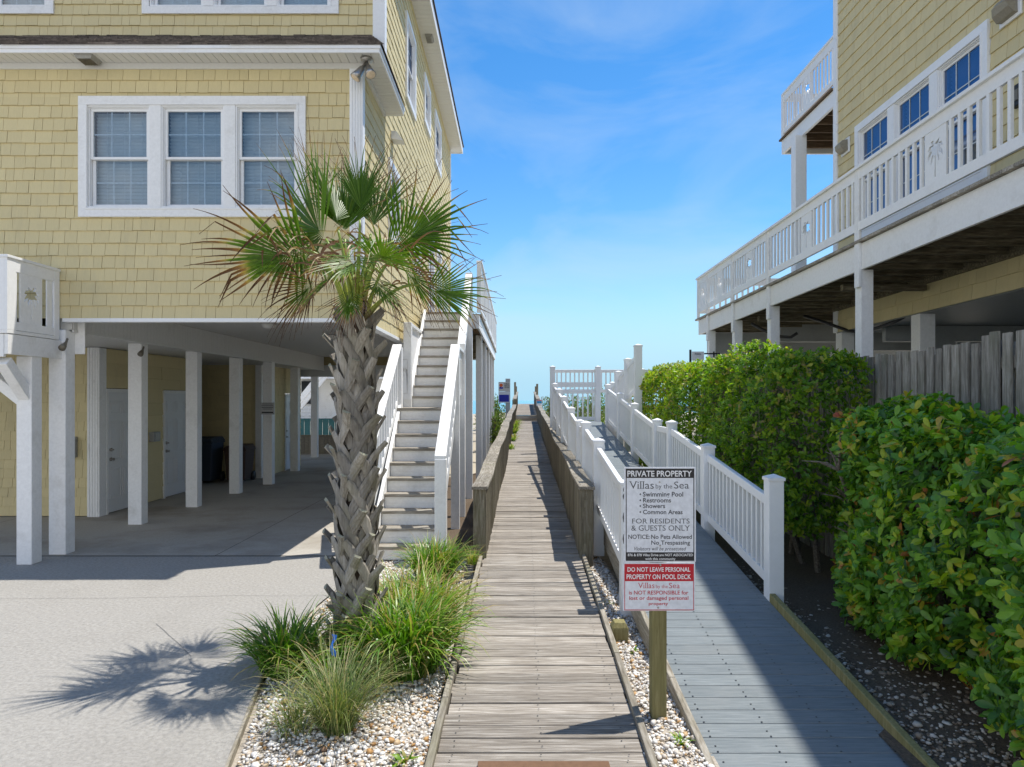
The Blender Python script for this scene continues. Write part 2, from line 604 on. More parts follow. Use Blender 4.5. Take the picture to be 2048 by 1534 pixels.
def shingles(mb, back, u0, u1, z0, z1, holes=(), course=0.155, ztop=None, wmin=0.10, wmax=0.21, proud=0.022, seed=1):
    r = random.Random(seed)
    k = 0
    z = z0
    while z < z1 - 0.01:
        zt = min(z + course, z1)
        cuts = [u0]
        while cuts[-1] < u1:
            cuts.append(cuts[-1] + r.uniform(wmin, wmax))
        cuts[-1] = u1
        jit = [(r.uniform(-0.003, 0.003), r.uniform(-0.004, 0.004)) for _ in cuts]
        lev = sorted({z, zt} | {g for h in holes for g in (h[2], h[3]) if z < g < zt})
        for za, zb in zip(lev[:-1], lev[1:]):
            na = proud - (proud - 0.005) * (za - z) / course
            nb = proud - (proud - 0.005) * (zb - z) / course
            for a, b in free_spans(u0, u1, holes, za, zb):
                if ztop and ztop((a + b) / 2) < z0:
                    continue
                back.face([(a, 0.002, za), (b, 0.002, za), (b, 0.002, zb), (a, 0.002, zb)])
                for i in range(len(cuts) - 1):
                    c, d = max(a, cuts[i]), min(b, cuts[i + 1])
                    if d - c < 0.012:
                        continue
                    if ztop and ztop((c + d) / 2) < zb:
                        continue
                    g = 0.0022
                    jn, jz = jit[i]
                    low = za + (jz if za == z and za > z0 else 0)
                    p0, p1 = (c + g, na + jn, low), (d - g, na + jn, low)
                    p2, p3 = (d - g, nb + jn * .4, zb), (c + g, nb + jn * .4, zb)
                    q0, q1, q2, q3 = [(q[0], 0.001, q[2]) for q in (p0, p1, p2, p3)]
                    bse = len(mb.v)
                    for q in (p0, p1, p2, p3, q0, q1, q2, q3):
                        mb.pt(q)
                    mb.f += [(bse, bse + 1, bse + 2, bse + 3), (bse, bse + 4, bse + 5, bse + 1),
                             (bse, bse + 3, bse + 7, bse + 4), (bse + 1, bse + 5, bse + 6, bse + 2)]
        z += course
        k += 1


def frame_boards(mb, u0, u1, z0, z1, w, n0, n1):
    """four boards round the opening u0..u1, z0..z1 (outer size), mitre left plain"""
    mb.box(u0, u1, n0, n1, z1 - w, z1)
    mb.box(u0, u1, n0, n1, z0, z0 + w)
    mb.box(u0, u0 + w, n0, n1, z0 + w, z1 - w)
    mb.box(u1 - w, u1, n0, n1, z0 + w, z1 - w)


def window(root, M, W, u0, u1, z0, z1, cols=3, glass=None, blind=True, fixed=False, slat=0.042, muntins=True):
    """double-hung window filling the opening; part 'window' with sub-parts pane and blind"""
    s = MB(M, W)
    t = 0.018
    s.box(u0, u1, -0.10, 0.030, z1 - t, z1); s.box(u0, u1, -0.10, 0.034, z0, z0 + t)
    s.box(u0, u0 + t, -0.10, 0.030, z0 + t, z1 - t); s.box(u1 - t, u1, -0.10, 0.030, z0 + t, z1 - t)
    a, b, c, d = u0 + t + .012, u1 - t - .012, z0 + t + .004, z1 - t - .012
    s.box(u0 + t, a, -0.09, 0.012, c - .004, d + .012); s.box(b, u1 - t, -0.09, 0.012, c - .004, d + .012)
    s.box(a, b, -0.09, 0.012, d, d + .012)
    zm = (c + d) / 2
    fw = 0.032
    panes = []
    if fixed:
        frame_boards(s, a, b, c, d, fw, -0.045, -0.012)
        panes.append((a + fw, b - fw, c + fw, d - fw, -0.03))
    else:
        frame_boards(s, a, b, zm - .02, d, fw, -0.038, -0.006)
        frame_boards(s, a + .004, b - .004, c, zm + .016, fw + .006, -0.074, -0.042)
        panes.append((a + fw, b - fw, zm + .012, d - fw, -0.022))
        panes.append((a + fw + .01, b - fw - .01, c + fw + .006, zm - .022, -0.058))
    wdw = s.build('window', WHITE, root, bevel=0.002)
    g = MB(M, W)
    mu = MB(M, W)
    mo = .002 if glass is GLASS_BLUE else -.010
    for (p, q, zz0, zz1, n) in panes:
        g.face([(p, n, zz0), (q, n, zz0), (q, n, zz1), (p, n, zz1)])
        if not muntins:
            continue
        rows = 2 if not fixed else max(2, int((zz1 - zz0) / .3))
        for i in range(1, cols):
            x = p + (q - p) * i / cols
            mu.box(x - .007, x + .007, n + mo, n + mo + .006, zz0, zz1)
        for i in range(1, rows):
            zz = zz0 + (zz1 - zz0) * i / rows
            mu.box(p, q, n + mo - .0005, n + mo + .0065, zz - .007, zz + .007)
    g.build('pane', glass or GLASS, wdw)
    if mu.f:
        mu.build('glazing_bar', MUNTIN, wdw)
    bl = MB(M, W)
    if blind:
        tilt = rnd.uniform(.012, .036)
        slat *= rnd.uniform(1.05, 1.2)
        z = z0 + .02
        while z < z1 - .03:
            bl.hexa([(a, -.150, z), (b, -.150, z), (b, -.150 + tilt, z + slat * .78), (a, -.150 + tilt, z + slat * .78)],
                    [(a, -.152, z + .003), (b, -.152, z + .003), (b, -.152 + tilt, z + slat * .78 + .003), (a, -.152 + tilt, z + slat * .78 + .003)])
            z += slat
        for k in (.2, .5, .8):
            x = a + (b - a) * k
            bl.box(x - .002, x + .002, -.116, -.112, z0 + .02, z1 - .03)
        bl.build('blind', BLIND, wdw)
    dk = MB(M, W)
    dk.box(u0, u1, -.26, -.20, z0, z1)
    for (x0, x1) in ((u0 - .02, u0), (u1, u1 + .02)):
        dk.box(x0, x1, -.26, -.10, z0, z1)
    dk.box(u0, u1, -.26, -.10, z1, z1 + .02); dk.box(u0, u1, -.26, -.10, z0 - .02, z0)
    dk.build('reveal', DARK, wdw)
    return wdw


def palm_outline(h):
    """a palm silhouette, h tall, foot at (0, 0)"""
    P = [(-.030, 0), (-.020, .45), (-.035, .56), (-.09, .47), (-.15, .34), (-.165, .48), (-.13, .58), (-.22, .53), (-.30, .44), (-.28, .58), (-.20, .68),
         (-.30, .70), (-.24, .80), (-.12, .80), (-.17, .92), (-.05, .86), (.02, .83), (.08, .93), (.19, .92), (.13, .82),
         (.24, .82), (.31, .72), (.20, .70), (.30, .60), (.31, .46), (.21, .57), (.13, .58), (.18, .46), (.17, .33), (.10, .47), (.035, .56), (.020, .45), (.030, 0)]
    return [(x * h, z * h) for x, z in P]


_panel_cache = {}
def palm_panel_tris(w, h, ph, pz):
    """flat board w x h with a palm cut through it (verts, polygons), local x centred, z from 0"""
    key = (round(w, 3), round(h, 3), round(ph, 3))
    if key in _panel_cache:
        return _panel_cache[key]
    cu = bpy.data.curves.new('tmp', 'CURVE')
    cu.dimensions = '2D'
    cu.fill_mode = 'BOTH'
    cu.extrude = 0.011
    for poly in ([(-w / 2, 0), (w / 2, 0), (w / 2, h), (-w / 2, h)], [(x, z + pz) for x, z in palm_outline(ph)]):
        sp = cu.splines.new('POLY')
        sp.points.add(len(poly) - 1)
        for p, q in zip(sp.points, poly):
            p.co = (q[0], q[1], 0, 1)
        sp.use_cyclic_u = True
    ob = bpy.data.objects.new('tmp', cu)
    COL.objects.link(ob)
    dg = bpy.context.evaluated_depsgraph_get()
    me = ob.evaluated_get(dg).to_mesh()
    vs = [tuple(v.co) for v in me.vertices]
    fs = [tuple(p.vertices) for p in me.polygons]
    bpy.data.objects.remove(ob)
    bpy.data.curves.remove(cu)
    _panel_cache[key] = (vs, fs)
    return vs, fs


def add_palm_panel(mb, origin, along, w, h, ph, pz):
    vs, fs = palm_panel_tris(w, h, ph, pz)
    b = len(mb.v)
    o, al = Vector(origin), Vector(along).normalized()
    nn = Vector((al.y, -al.x, 0))
    for x, z, t in vs:
        p = o + al * x + nn * t
        mb.pt((p.x, p.y, o.z + z))
    mb.f += [tuple(b + i for i in f) for f in fs]


# ------------------------------------------------------------------ yellow house on the left
WL = lambda x, y, z: (x + .005 * (y - 8.67), y, z)
FRONT = 8.67
BACKF = 10.10
SIDE = -1.87
EAVE = 9.22
lh = thing('beach_house', 'yellow shingled beach house on tall white posts above an open garage', 'house', (-5.5, 12.0, 0))
M_front = lambda u, n, z: (u, FRONT - n, z)
M_upper = lambda u, n, z: (u, BACKF - n, z)
M_side = lambda u, n, z: (SIDE + n, u, z)


def wall(root, M, W, name, *args, **kw):
    s, b = MB(M, W), MB(M, W)
    shingles(s, b, *args, **kw)
    w = s.build(name, YELLOW, root)
    b.build('sheathing', YELLOW_BACK, w)
    return w


# front block: triple window
tri = (-5.35, -2.545, 4.18, 5.67)
wall(lh, M_front, WL, 'wall', -9.2, SIDE - .13, 2.93, 6.01, [tri], seed=2)
units = [(176, 302.5), (325, 451), (473, 598)]
px = lambda x, Y: (x - 1024) * Y / F
tb = MB(M_front, WL)
frame_boards(tb, *tri, 0.105, -.02, .044)
frame_boards(tb, tri[0] + .09, tri[1] - .09, tri[2] + .09, tri[3] - .09, .022, -.02, .051)
us = [(px(a, FRONT), px(b, FRONT)) for a, b in units]
for (a, b) in ((us[0][1], us[1][0]), (us[1][1], us[2][0])):
    tb.box(a, b, -.02, .040, tri[2] + .112, tri[3] - .112)
tb.box(tri[0] + .112, us[0][0], -.02, .030, tri[2] + .112, tri[3] - .112)
tb.box(us[2][1], tri[1] - .112, -.02, .030, tri[2] + .112, tri[3] - .112)
tb.build('window_trim', WHITE_WORN, lh, bevel=.003)
for a, b in us:
    window(lh, M_front, WL, a, b, tri[2] + .112, tri[3] - .112)
# upper wall with a triple window and the edge of another
up1 = (-5.33, -2.50, 7.475, 8.95)
up0 = (-9.4, -6.60, 7.475, 8.95)
gable = lambda u: EAVE + .62 * (min(SIDE + .3 - u, u + 10.6))
wall(lh, M_upper, WL, 'wall', -9.2, SIDE - .13, 6.85, 12.2, [up1, (-9.2, -6.60, 7.475, 8.95)], ztop=gable, seed=3)
for (h0, h1, g0, g1) in (up1, up0):
    tb = MB(M_upper, WL)
    frame_boards(tb, h0, h1, g0, g1, 0.105, -.02, .044)
    wu = (h1 - h0 - .224 - .28) / 3
    for k in (1, 2):
        a = h0 + .112 + k * wu + (k - 1) * .14
        tb.box(a, a + .14, -.02, .04, g0 + .112, g1 - .112)
    tb.build('window_trim', WHITE_WORN, lh, bevel=.003)
    for k in range(3):
        a = h0 + .112 + k * (wu + .14)
        window(lh, M_upper, WL, a, a + wu, g0 + .112, g1 - .112)
# side wall
side_w = [(12.1, 13.2, 7.17, 8.66, 0), (14.5, 15.5, 7.7, 8.72, 0), (16.4, 17.7, 7.52, 8.75, 0), (10.45, 11.35, 4.35, 5.55, 0), (12.9, 13.9, 4.35, 5.5, 0),
          (15.2, 16.2, 3.5, 5.6, 1), (16.8, 17.8, 3.5, 5.6, 1), (18.4, 19.4, 3.5, 5.6, 1)]
holes = [w[:4] for w in side_w]
wall(lh, M_side, WL, 'wall', FRONT + .0, BACKF, 2.93, 6.08, [], seed=4, proud=.015)
wall(lh, M_side, WL, 'wall', BACKF, 20.3, 2.93, EAVE, holes, seed=5, proud=.015)
for (a, b, c, d, full) in side_w:
    tb = MB(M_side, WL)
    frame_boards(tb, a, b, c, d, .10, -.02, .046)
    tb.build('window_trim', WHITE, lh, bevel=.003)
    window(lh, M_side, WL, a + .10, b - .10, c + .10, d - .10, glass=GLASS_BLUE, blind=not full, fixed=bool(full), muntins=not full)
# corner boards: fluted below, plain above
cb = MB(None, WL)
cb.box(SIDE - .135, SIDE + .03, FRONT - .034, FRONT - .004, 2.93, 6.01)
for k in range(4):
    x = SIDE - .118 + k * .034
    cb.box(x, x + .02, FRONT - .042, FRONT - .034, 2.96, 5.98)
cb.box(SIDE + .004, SIDE + .03, FRONT - .004, FRONT + .09, 2.93, 6.01)
cb.build('corner_board', WHITE, lh, bevel=.003)
cb = MB(None, WL)
cb.box(SIDE - .14, SIDE + .034, BACKF - .034, BACKF - .004, 6.9, EAVE + .0)
cb.box(SIDE + .004, SIDE + .034, BACKF - .004, BACKF + .12, 6.45, EAVE)
cb.build('corner_board', WHITE, lh, bevel=.003)
cb = MB(None, WL)
cb.box(SIDE - .1, SIDE + .034, 20.3, 20.42, 2.93, EAVE)
cb.build('corner_board', WHITE, lh, bevel=.003)
# frieze, soffit, fascia and the skirt roof of the front block
FE, SE = 8.36, SIDE + .29         # front and side eave edges
fz = MB(None, WL)
fz.box(-9.2, SIDE + .036, FRONT - .03, FRONT + .0, 6.01, 6.08)
fz.box(SIDE + .005, SIDE + .036, FRONT, BACKF, 6.01, 6.08)
fz.build('frieze_board', SOFFIT, lh)
sf = MB(None, WL)
x = -9.2
while x < SE - .03:
    sf.box(x, x + .093, FE + .02, FRONT, 6.082, 6.092)
    x += .1
y = FRONT
while y < BACKF + .1:
    sf.box(SIDE - .0, SE - .02, y, y + .093, 6.082, 6.092)
    y += .1
sf.box(-9.2, SE - .02, FE + .02, FRONT + .02, 6.094, 6.10)
sf.box(SIDE, SE - .02, FRONT, BACKF + .1, 6.094, 6.10)
sf.build('soffit', SOFFIT, lh)
fa = MB(None, WL)
fa.box(-9.2, SE, FE - .0, FE + .02, 6.07, 6.165)
fa.box(-9.2, SE + .012, FE - .014, FE + .0, 6.115, 6.165)
fa.box(SE - .02, SE, FE + .02, BACKF + .1, 6.07, 6.165)
fa.box(SE, SE + .012, FE, BACKF + .1, 6.115, 6.165)
fa.build('fascia', WHITE, lh, bevel=.003)
# skirt roof: rows of tabs on a hip, front slope then side slope
rf = MB(None, WL)
slope = (7.17 - 6.17) / (BACKF - FE)
rows = 13
for i in range(rows):
    y0 = FE - .03 + (BACKF - FE + .03) * i / rows
    y1 = FE - .03 + (BACKF - FE + .03) * (i + 1.25) / rows
    z0 = 6.175 + slope * (y0 - FE)
    z1 = 6.165 + slope * (y1 - FE)
    x = -9.2
    xe = min(SE + .03 - (y0 - FE + .03) * .28 - .0, SE + .03)
    while x < xe:
        w = rnd.uniform(.12, .34)
        xb = min(x + w, xe)
        h = rnd.choice((.004, .010, .016))
        j = rnd.uniform(-.012, .012)
        rf.hexa([(x, y0 + j, z0 - .004), (xb - .003, y0 + j, z0 - .004), (xb - .003, y1, z1 - .004), (x, y1, z1 - .004)],
                [(x, y0 + j, z0 + h + .008), (xb - .003, y0 + j, z0 + h + .008), (xb - .003, y1, z1 + .002), (x, y1, z1 + .002)])
        x = xb
    # side slope strip
    for k in range(2):
        yy0, yy1 = y0, y1
        xo = SE + .03 if k == 0 else SE - .12
        if y0 > BACKF: continue
        rf.hexa([(xe, yy0, z0 - .004), (SE + .03, yy0, 6.17), (SE + .03, min(yy1, BACKF + .1), 6.17), (xe - .03, yy1, z1 - .004)],
                [(xe, yy0, z0 + .008), (SE + .03, yy0, 6.184), (SE + .03, min(yy1, BACKF + .1), 6.184), (xe - .03, yy1, z1 + .006)])
        break
rf.build('porch_roof', ROOFING, lh)
# main roof: soffit along the side, fascia, two slopes
RE = SIDE + .36
so = MB(None, WL)
y = BACKF - .3
while y < 20.7:
    so.box(SIDE, RE - .02, y, y + .142, EAVE, EAVE + .012)
    y += .15
so.box(SIDE, RE - .02, BACKF - .3, 20.7, EAVE + .014, EAVE + .02)
so.build('soffit', SOFFIT, lh)
fa = MB(None, WL)
fa.box(RE - .02, RE, BACKF - .3, 20.7, EAVE - .02, EAVE + .16)
fa.box(SIDE, RE - .02, 20.68, 20.70, EAVE - .02, EAVE + .16)
fa.build('fascia', WHITE, lh)
mr_ = MB(None, WL)
ridge = -6.1
zr = EAVE + .16 + .62 * (RE - ridge)
for (xe) in (RE + .03, 2 * ridge - RE - .03):
    mr_.hexa([(xe, BACKF - .33, EAVE + .165), (xe, 20.73, EAVE + .165), (ridge, 20.73, zr), (ridge, BACKF - .33, zr)],
             [(xe, BACKF - .33, EAVE + .19), (xe, 20.73, EAVE + .19), (ridge, 20.73, zr + .03), (ridge, BACKF - .33, zr + .03)])
mr_.build('roof', ROOFING, lh)
# closed shell behind what is seen: far walls, floor slab
sh = MB(None, WL)
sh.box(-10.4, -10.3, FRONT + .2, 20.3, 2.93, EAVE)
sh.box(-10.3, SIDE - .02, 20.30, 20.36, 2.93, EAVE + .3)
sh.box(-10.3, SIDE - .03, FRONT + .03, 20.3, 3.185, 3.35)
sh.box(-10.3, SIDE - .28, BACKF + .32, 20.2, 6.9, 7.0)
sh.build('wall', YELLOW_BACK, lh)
# garage: header trim, ceilings, dropped beam
hd = MB(None, WL)
hd.box(-5.55, SIDE + .0, FRONT - .03, FRONT + .09, 2.885, 2.93)
hd.box(-5.55, SIDE - .0, FRONT + .02, FRONT + .10, 2.93, 3.17)
hd.box(SIDE - .10, SIDE + .025, FRONT + .09, 20.3, 2.885, 2.93)
hd.box(SIDE - .10, SIDE - .0, FRONT + .10, 20.3, 2.93, 3.17)
hd.build('header_trim', WHITE, lh)
ce = MB(None, WL)
x = -5.5
while x < SIDE - .12:
    ce.box(x, x + .083, FRONT + .10, 20.3, 3.168, 3.18)
    x += .0875
ce.box(-10.3, -5.66, FRONT + .04, 20.3, 2.79, 2.80)
ce.box(-5.55, SIDE - .10, FRONT + .10, 20.3, 3.181, 3.184)
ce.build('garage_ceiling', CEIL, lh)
bmn = MB(None, WL)
y = FRONT + .12
while y < 20.2:
    bmn.box(-5.512, -5.50, y, y + .088, 2.80, 3.165)
    y += .0925
bmn.box(-5.66, -5.514, FRONT + .10, 20.3, 2.775, 3.165)
bmn.box(-5.55, -5.49, FRONT + .10, 20.3, 2.770, 2.80)
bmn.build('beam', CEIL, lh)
POSTS = [(-5.74, 8.67, 1), (-5.91, 10.75, 0), (-5.85, 12.5, 0), (-5.81, 14.3, 0), (-5.68, 15.85, 0), (-6.01, 18.8, 0), (-6.80, 23.4, 0)]
for i, (xl, yy, fr) in enumerate(POSTS):
    p = MB(None, WL)
    p.box(xl, xl + .21, yy, yy + .19, 0, 2.79 if i < 6 else 3.1)
    if fr:
        p.box(xl + .15, xl + .33, yy + .19, yy + .21, 2.5, 2.93)
    p.build('post', WHITE_WORN, lh, bevel=.008)
# right side of the garage: white panel wall with an opening beside the stairs
sp_ = MB(None, WL)
sp_.box(SIDE - .09, SIDE + .0, 8.74, 8.93, 0, 2.885)
sp_.box(SIDE - .09, SIDE + .0, 12.0, 12.19, 0, 2.885)
sp_.box(SIDE - .09, SIDE + .0, 16.0, 16.19, 0, 2.885)
sp_.box(SIDE - .09, SIDE + .0, 20.0, 20.19, 0, 2.885)
sp_.build('post', WHITE_WORN, lh, bevel=.006)
# storage rooms inside the garage
M_st = lambda u, n, z: (u, 11.5 - n, z)
wall(lh, M_st, WL, 'storage_wall', -9.2, -6.97, .02, 2.78, [], seed=6)
M_s2 = lambda u, n, z: (-6.8 + n, u, z)
doors = [(11.72, 12.60), (13.62, 14.52)]
wall(lh, M_s2, WL, 'storage_wall', 11.68, 15.0, .02, 2.78, [(a - .06, b + .06, 0, 2.12) for a, b in doors], course=.23, wmin=.8, wmax=1.4, seed=7)
M_s3 = lambda u, n, z: (u, 17.2 - n, z)
wall(lh, M_s3, WL, 'storage_wall', -8.6, -6.2, .02, 2.78, [], seed=8)
M_s4 = lambda u, n, z: (-6.2 + n, u, z)
wall(lh, M_s4, WL, 'storage_wall', 17.2, 20.3, .02, 2.78, [(18.9, 19.8, 0, 2.1)], seed=9)
cr = MB(None, WL)
cr.box(-6.97, -6.77, 11.46, 11.66, 0, 2.78)
for k in range(4):
    cr.box(-6.955 + k * .045, -6.93 + k * .045, 11.45, 11.46, 0, 2.78)
cr.build('corner_board', WHITE_WORN, lh)
cr = MB(None, WL)
cr.box(-6.32, -6.17, 17.12, 17.26, 0, 2.78)
cr.build('corner_board', WHITE_WORN, lh)
bx = MB(None, WL)
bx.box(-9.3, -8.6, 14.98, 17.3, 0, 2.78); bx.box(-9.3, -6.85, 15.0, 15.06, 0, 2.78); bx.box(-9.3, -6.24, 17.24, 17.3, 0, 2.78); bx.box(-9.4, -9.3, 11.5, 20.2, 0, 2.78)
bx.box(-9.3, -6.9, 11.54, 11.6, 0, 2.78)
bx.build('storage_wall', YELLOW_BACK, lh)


def panel_door(root, M, W, u0, u1, z1, knob_at):
    d = MB(M, W)
    frame = MB(M, W)
    frame.box(u0 - .06, u0, -.02, .035, 0, z1 + .06); frame.box(u1, u1 + .06, -.02, .035, 0, z1 + .06); frame.box(u0, u1, -.02, .035, z1, z1 + .06)
    d.box(u0, u1, -.05, .0, .02, z1)
    w = u1 - u0
    for c in (0, 1):
        x0 = u0 + .10 * w + c * .43 * w
        x1 = x0 + .37 * w
        for (a, b) in ((.12, .38), (.44, .76), (.82, .93)):
            frame_boards(d, x0, x1, a * z1, b * z1, .022, .0, .009)
            d.box(x0 + .05, x1 - .05, .0, .007, a * z1 + .05, b * z1 - .05)
    dr = d.build('door', DOORM, root, bevel=.003)
    frame.build('door_frame', WHITE_WORN, dr)
    h = MB(M, W)
    ku = u0 + knob_at * w
    for kz in (.92, 1.08):
        h.tube([(ku, .0, kz), (ku, .02, kz), (ku, .022, kz), (ku, .05, kz), (ku, .06, kz)], [.03, .03, .012, .012, .028 if kz < 1 else .012], 10)
    h.build('handle', METAL, dr, smooth=True)
    hg = MB(M, W)
    hu = u1 if knob_at < .5 else u0
    for kz in (.25, 1.0, 1.8):
        hg.box(hu - .012, hu + .012, .0, .012, kz - .05, kz + .05)
    hg.build('hinge', METAL, dr)


panel_door(lh, M_s2, WL, *doors[0], 2.05, .12)
panel_door(lh, M_s2, WL, *doors[1], 2.05, .10)
panel_door(lh, M_s4, WL, 18.95, 19.75, 2.02, .1)
# low board wall at the back of the garage
lw_ = MB(None, WL)
x = -9.0
while x < SIDE - .1:
    lw_.box(x, x + .13, 24.9, 24.94, .0, .62)
    x += .14
lw_.box(-9, SIDE - .1, 24.88, 24.96, .62, .68)
for x in (-4.6, -3.2, -2.0):
    lw_.box(x, x + .14, 24.75, 24.88, 0, 3.1)
lw_.build('screen_wall', EDGEWOOD, lh)
# deck along the ocean end and its white rail, seen through the garage
od = MB(None, WL)
od.box(-10.3, SIDE, 20.37, 27.5, 3.12, 3.3); od.box(-10.3, SIDE, 20.42, 20.6, 2.6, 3.12)
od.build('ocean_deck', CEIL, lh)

# front balcony at the left edge
BX0, BX1, BY0, BY1 = -9.2, -5.57, 7.73, 8.62
bl = MB(None, WL)
bl.box(BX0, BX1, BY0, BY1, 2.66, 2.70)                        # ledge
bl.box(BX1 - .045, BX1 - .005, BY0 + .015, FRONT + .02, 2.43, 2.655)   # side beam
bl.box(BX0, BX1 - .05, BY0 + .015, BY0 + .055, 2.40, 2.655)     # front beam
bl.box(BX0, BX1 - .06, BY0 + .06, BY1, 2.58, 2.655)
balcony = bl.build('balcony', WHITE_WORN, lh, bevel=.004)
r_ = MB(None, WL)
r_.box(BX1 - .03, BX1, BY0, BY0 + .14, 2.70, 3.50); r_.box(BX1 - .14, BX1 - .03, BY0, BY0 + .03, 2.70, 3.50)
r_.box(BX1 - .03, BX1, BY1 - .10, BY1, 2.70, 3.50)
r_.box(BX1 - .03, BX1 - .002, BY0 + .14, BY1 - .10, 3.36, 3.50); r_.box(BX1 - .03, BX1 - .002, BY0 + .14, BY1 - .10, 2.705, 2.80)
r_.box(BX1 - .15, BX1 + .012, BY0 - .012, BY1, 3.50, 3.53)
r_.box(BX0, BX1 - .15, BY0 - .012, BY0 + .10, 3.50, 3.53); r_.box(BX0, BX1 - .14, BY0 + .0, BY0 + .03, 3.36, 3.50); r_.box(BX0, BX1 - .14, BY0, BY0 + .03, 2.705, 2.80)
for k in range(12):
    r_.box(BX0 + .3 * k, BX0 + .3 * k + .26, BY0 + .006, BY0 + .026, 2.80, 3.36)
r_.box(BX1 - .026, BX1 - .008, BY0 + .145, BY0 + .165, 2.80, 3.36)
r_.box(BX1 - .026, BX1 - .008, BY1 - .22, BY1 - .125, 2.80, 3.36)
r_.build('railing', WHITE, balcony, bevel=.003)
pp = MB(None, WL)
add_palm_panel(pp, (BX1 - .017, BY0 + .40, 2.80), (0, 1, 0), .36, .56, .40, .06)
pp.build('palm_cutout_panel', WHITE, balcony)
kp = MB(None, WL)
kp.box(BX1 - .20, BX1 - .02, 8.15, 8.33, 0, 2.43)
kp.build('post', WHITE_WORN, lh, bevel=.008)
kb = MB(None, WL)
kb.beam((BX1 - .11, 7.82, 2.36), (BX1 - .11, 8.19, 1.96), .13, .12)
kb.beam((BX1 - .75, 8.24, 2.36), (BX1 - .16, 8.24, 1.90), .13, .12)
kb.build('knee_brace', WHITE_WORN, lh, bevel=.006)


# ------------------------------------------------------------------ lamps and fittings on the left house
def soffit_vent(x0, x1, y0, y1, z, label):
    t = thing('soffit_light', label, 'light fixture', WL((x0 + x1) / 2, (y0 + y1) / 2, z), 'light fixtures under the eaves')
    b = MB(None, WL)
    b.hexa([(x0 + .02, y0 + .02, z - .05), (x1 - .02, y0 + .02, z - .05), (x1 - .02, y1 - .02, z - .05), (x0 + .02, y1 - .02, z - .05)],
           [(x0, y0, z), (x1, y0, z), (x1, y1, z), (x0, y1, z)])
    h = b.build('housing', flat('fixture_grey', (.36, .35, .32), .5), t)
    g = MB(None, WL)
    k = x0 + .03
    while k < x1 - .04:
        g.box(k, k + .008, y0 + .03, y1 - .03, z - .058, z - .05)
        k += .018
    g.build('grille', BRONZE, t)


soffit_vent(px(157, 8.5), px(157, 8.5) + .22, 8.40, 8.62, 6.082, 'grey louvred box light under the front eave of the yellow house')
soffit_vent(SIDE + .10, SIDE + .26, 13.95, 14.25, EAVE, 'small grey box light under the high side eave')

fl = thing('flood_light', 'twin bulb flood light under the front corner eave', 'flood light', WL(SIDE + .10, 8.52, 6.082))
b = MB(None, WL)
b.lathe((SIDE + .10, 8.52, 6.03), [(.03, 0), (.07, .015), (.075, .05)], 14)
b.build('base_plate', METAL, fl, smooth=True)
for (dx, dy, dz) in ((-.10, -.04, -.17), (.055, -.06, -.15)):
    c = Vector((SIDE + .10, 8.52, 6.03))
    d = Vector((dx, dy, dz))
    hb = MB(None, WL)
    hb.tube([c, c + d * .4, c + d * .45, c + d * 1.0, c + d * 1.25], [.02, .022, .035, .055, .068], 12, cap=True)
    hh = hb.build('lamp_head', METAL, fl, smooth=True)
    lb = MB(None, WL)
    lb.tube([c + d * 1.26, c + d * 1.30, c + d * 1.33], [.06, .05, .02], 12)
    lb.build('bulb', flat('bulb_glass', (.75, .60, .42), .15), hh, smooth=True)

wl = thing('wall_light', 'small hooded wall light on the sunny side wall below the skirt roof', 'wall light', WL(SIDE + .03, 10.75, 5.98))
b = MB(None, WL)
b.hexa([(SIDE + .02, 10.65, 5.90), (SIDE + .20, 10.68, 5.88), (SIDE + .20, 10.86, 5.88), (SIDE + .02, 10.90, 5.90)],
       [(SIDE + .02, 10.65, 6.02), (SIDE + .10, 10.68, 6.02), (SIDE + .10, 10.86, 6.02), (SIDE + .02, 10.90, 6.02)])
b.build('hood', SOFFIT, wl)

for (x, y, lab) in ((537, 11.4, 'round white ceiling light nearer the garage front'), (662, 13.4, 'round white ceiling light farther back in the garage')):
    q = at(x, 800, y)
    t = thing('ceiling_light', lab, 'ceiling light', (q[0], y, 3.16), 'ceiling lights in the garage')
    b = MB()
    b.lathe((q[0], y, 3.08), [(.05, 0), (.10, .03), (.12, .08)], 16)
    b.build('shade', CEIL, t, smooth=True)


def trash_bin(x, y, w, d, h, mat, label):
    t = thing('trash_bin', label, 'trash bin', (x, y, 0.02), 'trash bins in the garage recess')
    b = MB()
    b.hexa([(x - w * .42, y - d * .42, .06), (x + w * .42, y - d * .42, .06), (x + w * .42, y + d * .42, .06), (x - w * .42, y + d * .42, .06)],
           [(x - w / 2, y - d / 2, h - .1), (x + w / 2, y - d / 2, h - .1), (x + w / 2, y + d / 2, h - .1), (x - w / 2, y + d / 2, h - .1)])
    b.box(x - w / 2 - .02, x + w / 2 + .02, y - d / 2 - .02, y + d / 2 + .02, h - .14, h - .10)
    b.build('bin_body', mat, t, bevel=.02)
    l = MB()
    l.hexa([(x - w / 2 - .02, y - d / 2 - .03, h - .10), (x + w / 2 + .02, y - d / 2 - .03, h - .10), (x + w / 2 + .02, y + d / 2 + .03, h - .10), (x - w / 2 - .02, y + d / 2 + .03, h - .10)],
           [(x - w / 2 + .04, y - d / 2, h - .03), (x + w / 2 - .04, y - d / 2, h - .03), (x + w / 2 - .04, y + d / 2, h), (x - w / 2 + .04, y + d / 2, h)])
    l.build('lid', mat, t, bevel=.015)
    for s in (-1, 1):
        wv = MB()
        wv.tube([(x + s * w * .45 - .03, y + d * .42, .12), (x + s * w * .45 + .03, y + d * .42, .12)], .11, 14)
        wv.build('wheel', BLACK, t, smooth=True)


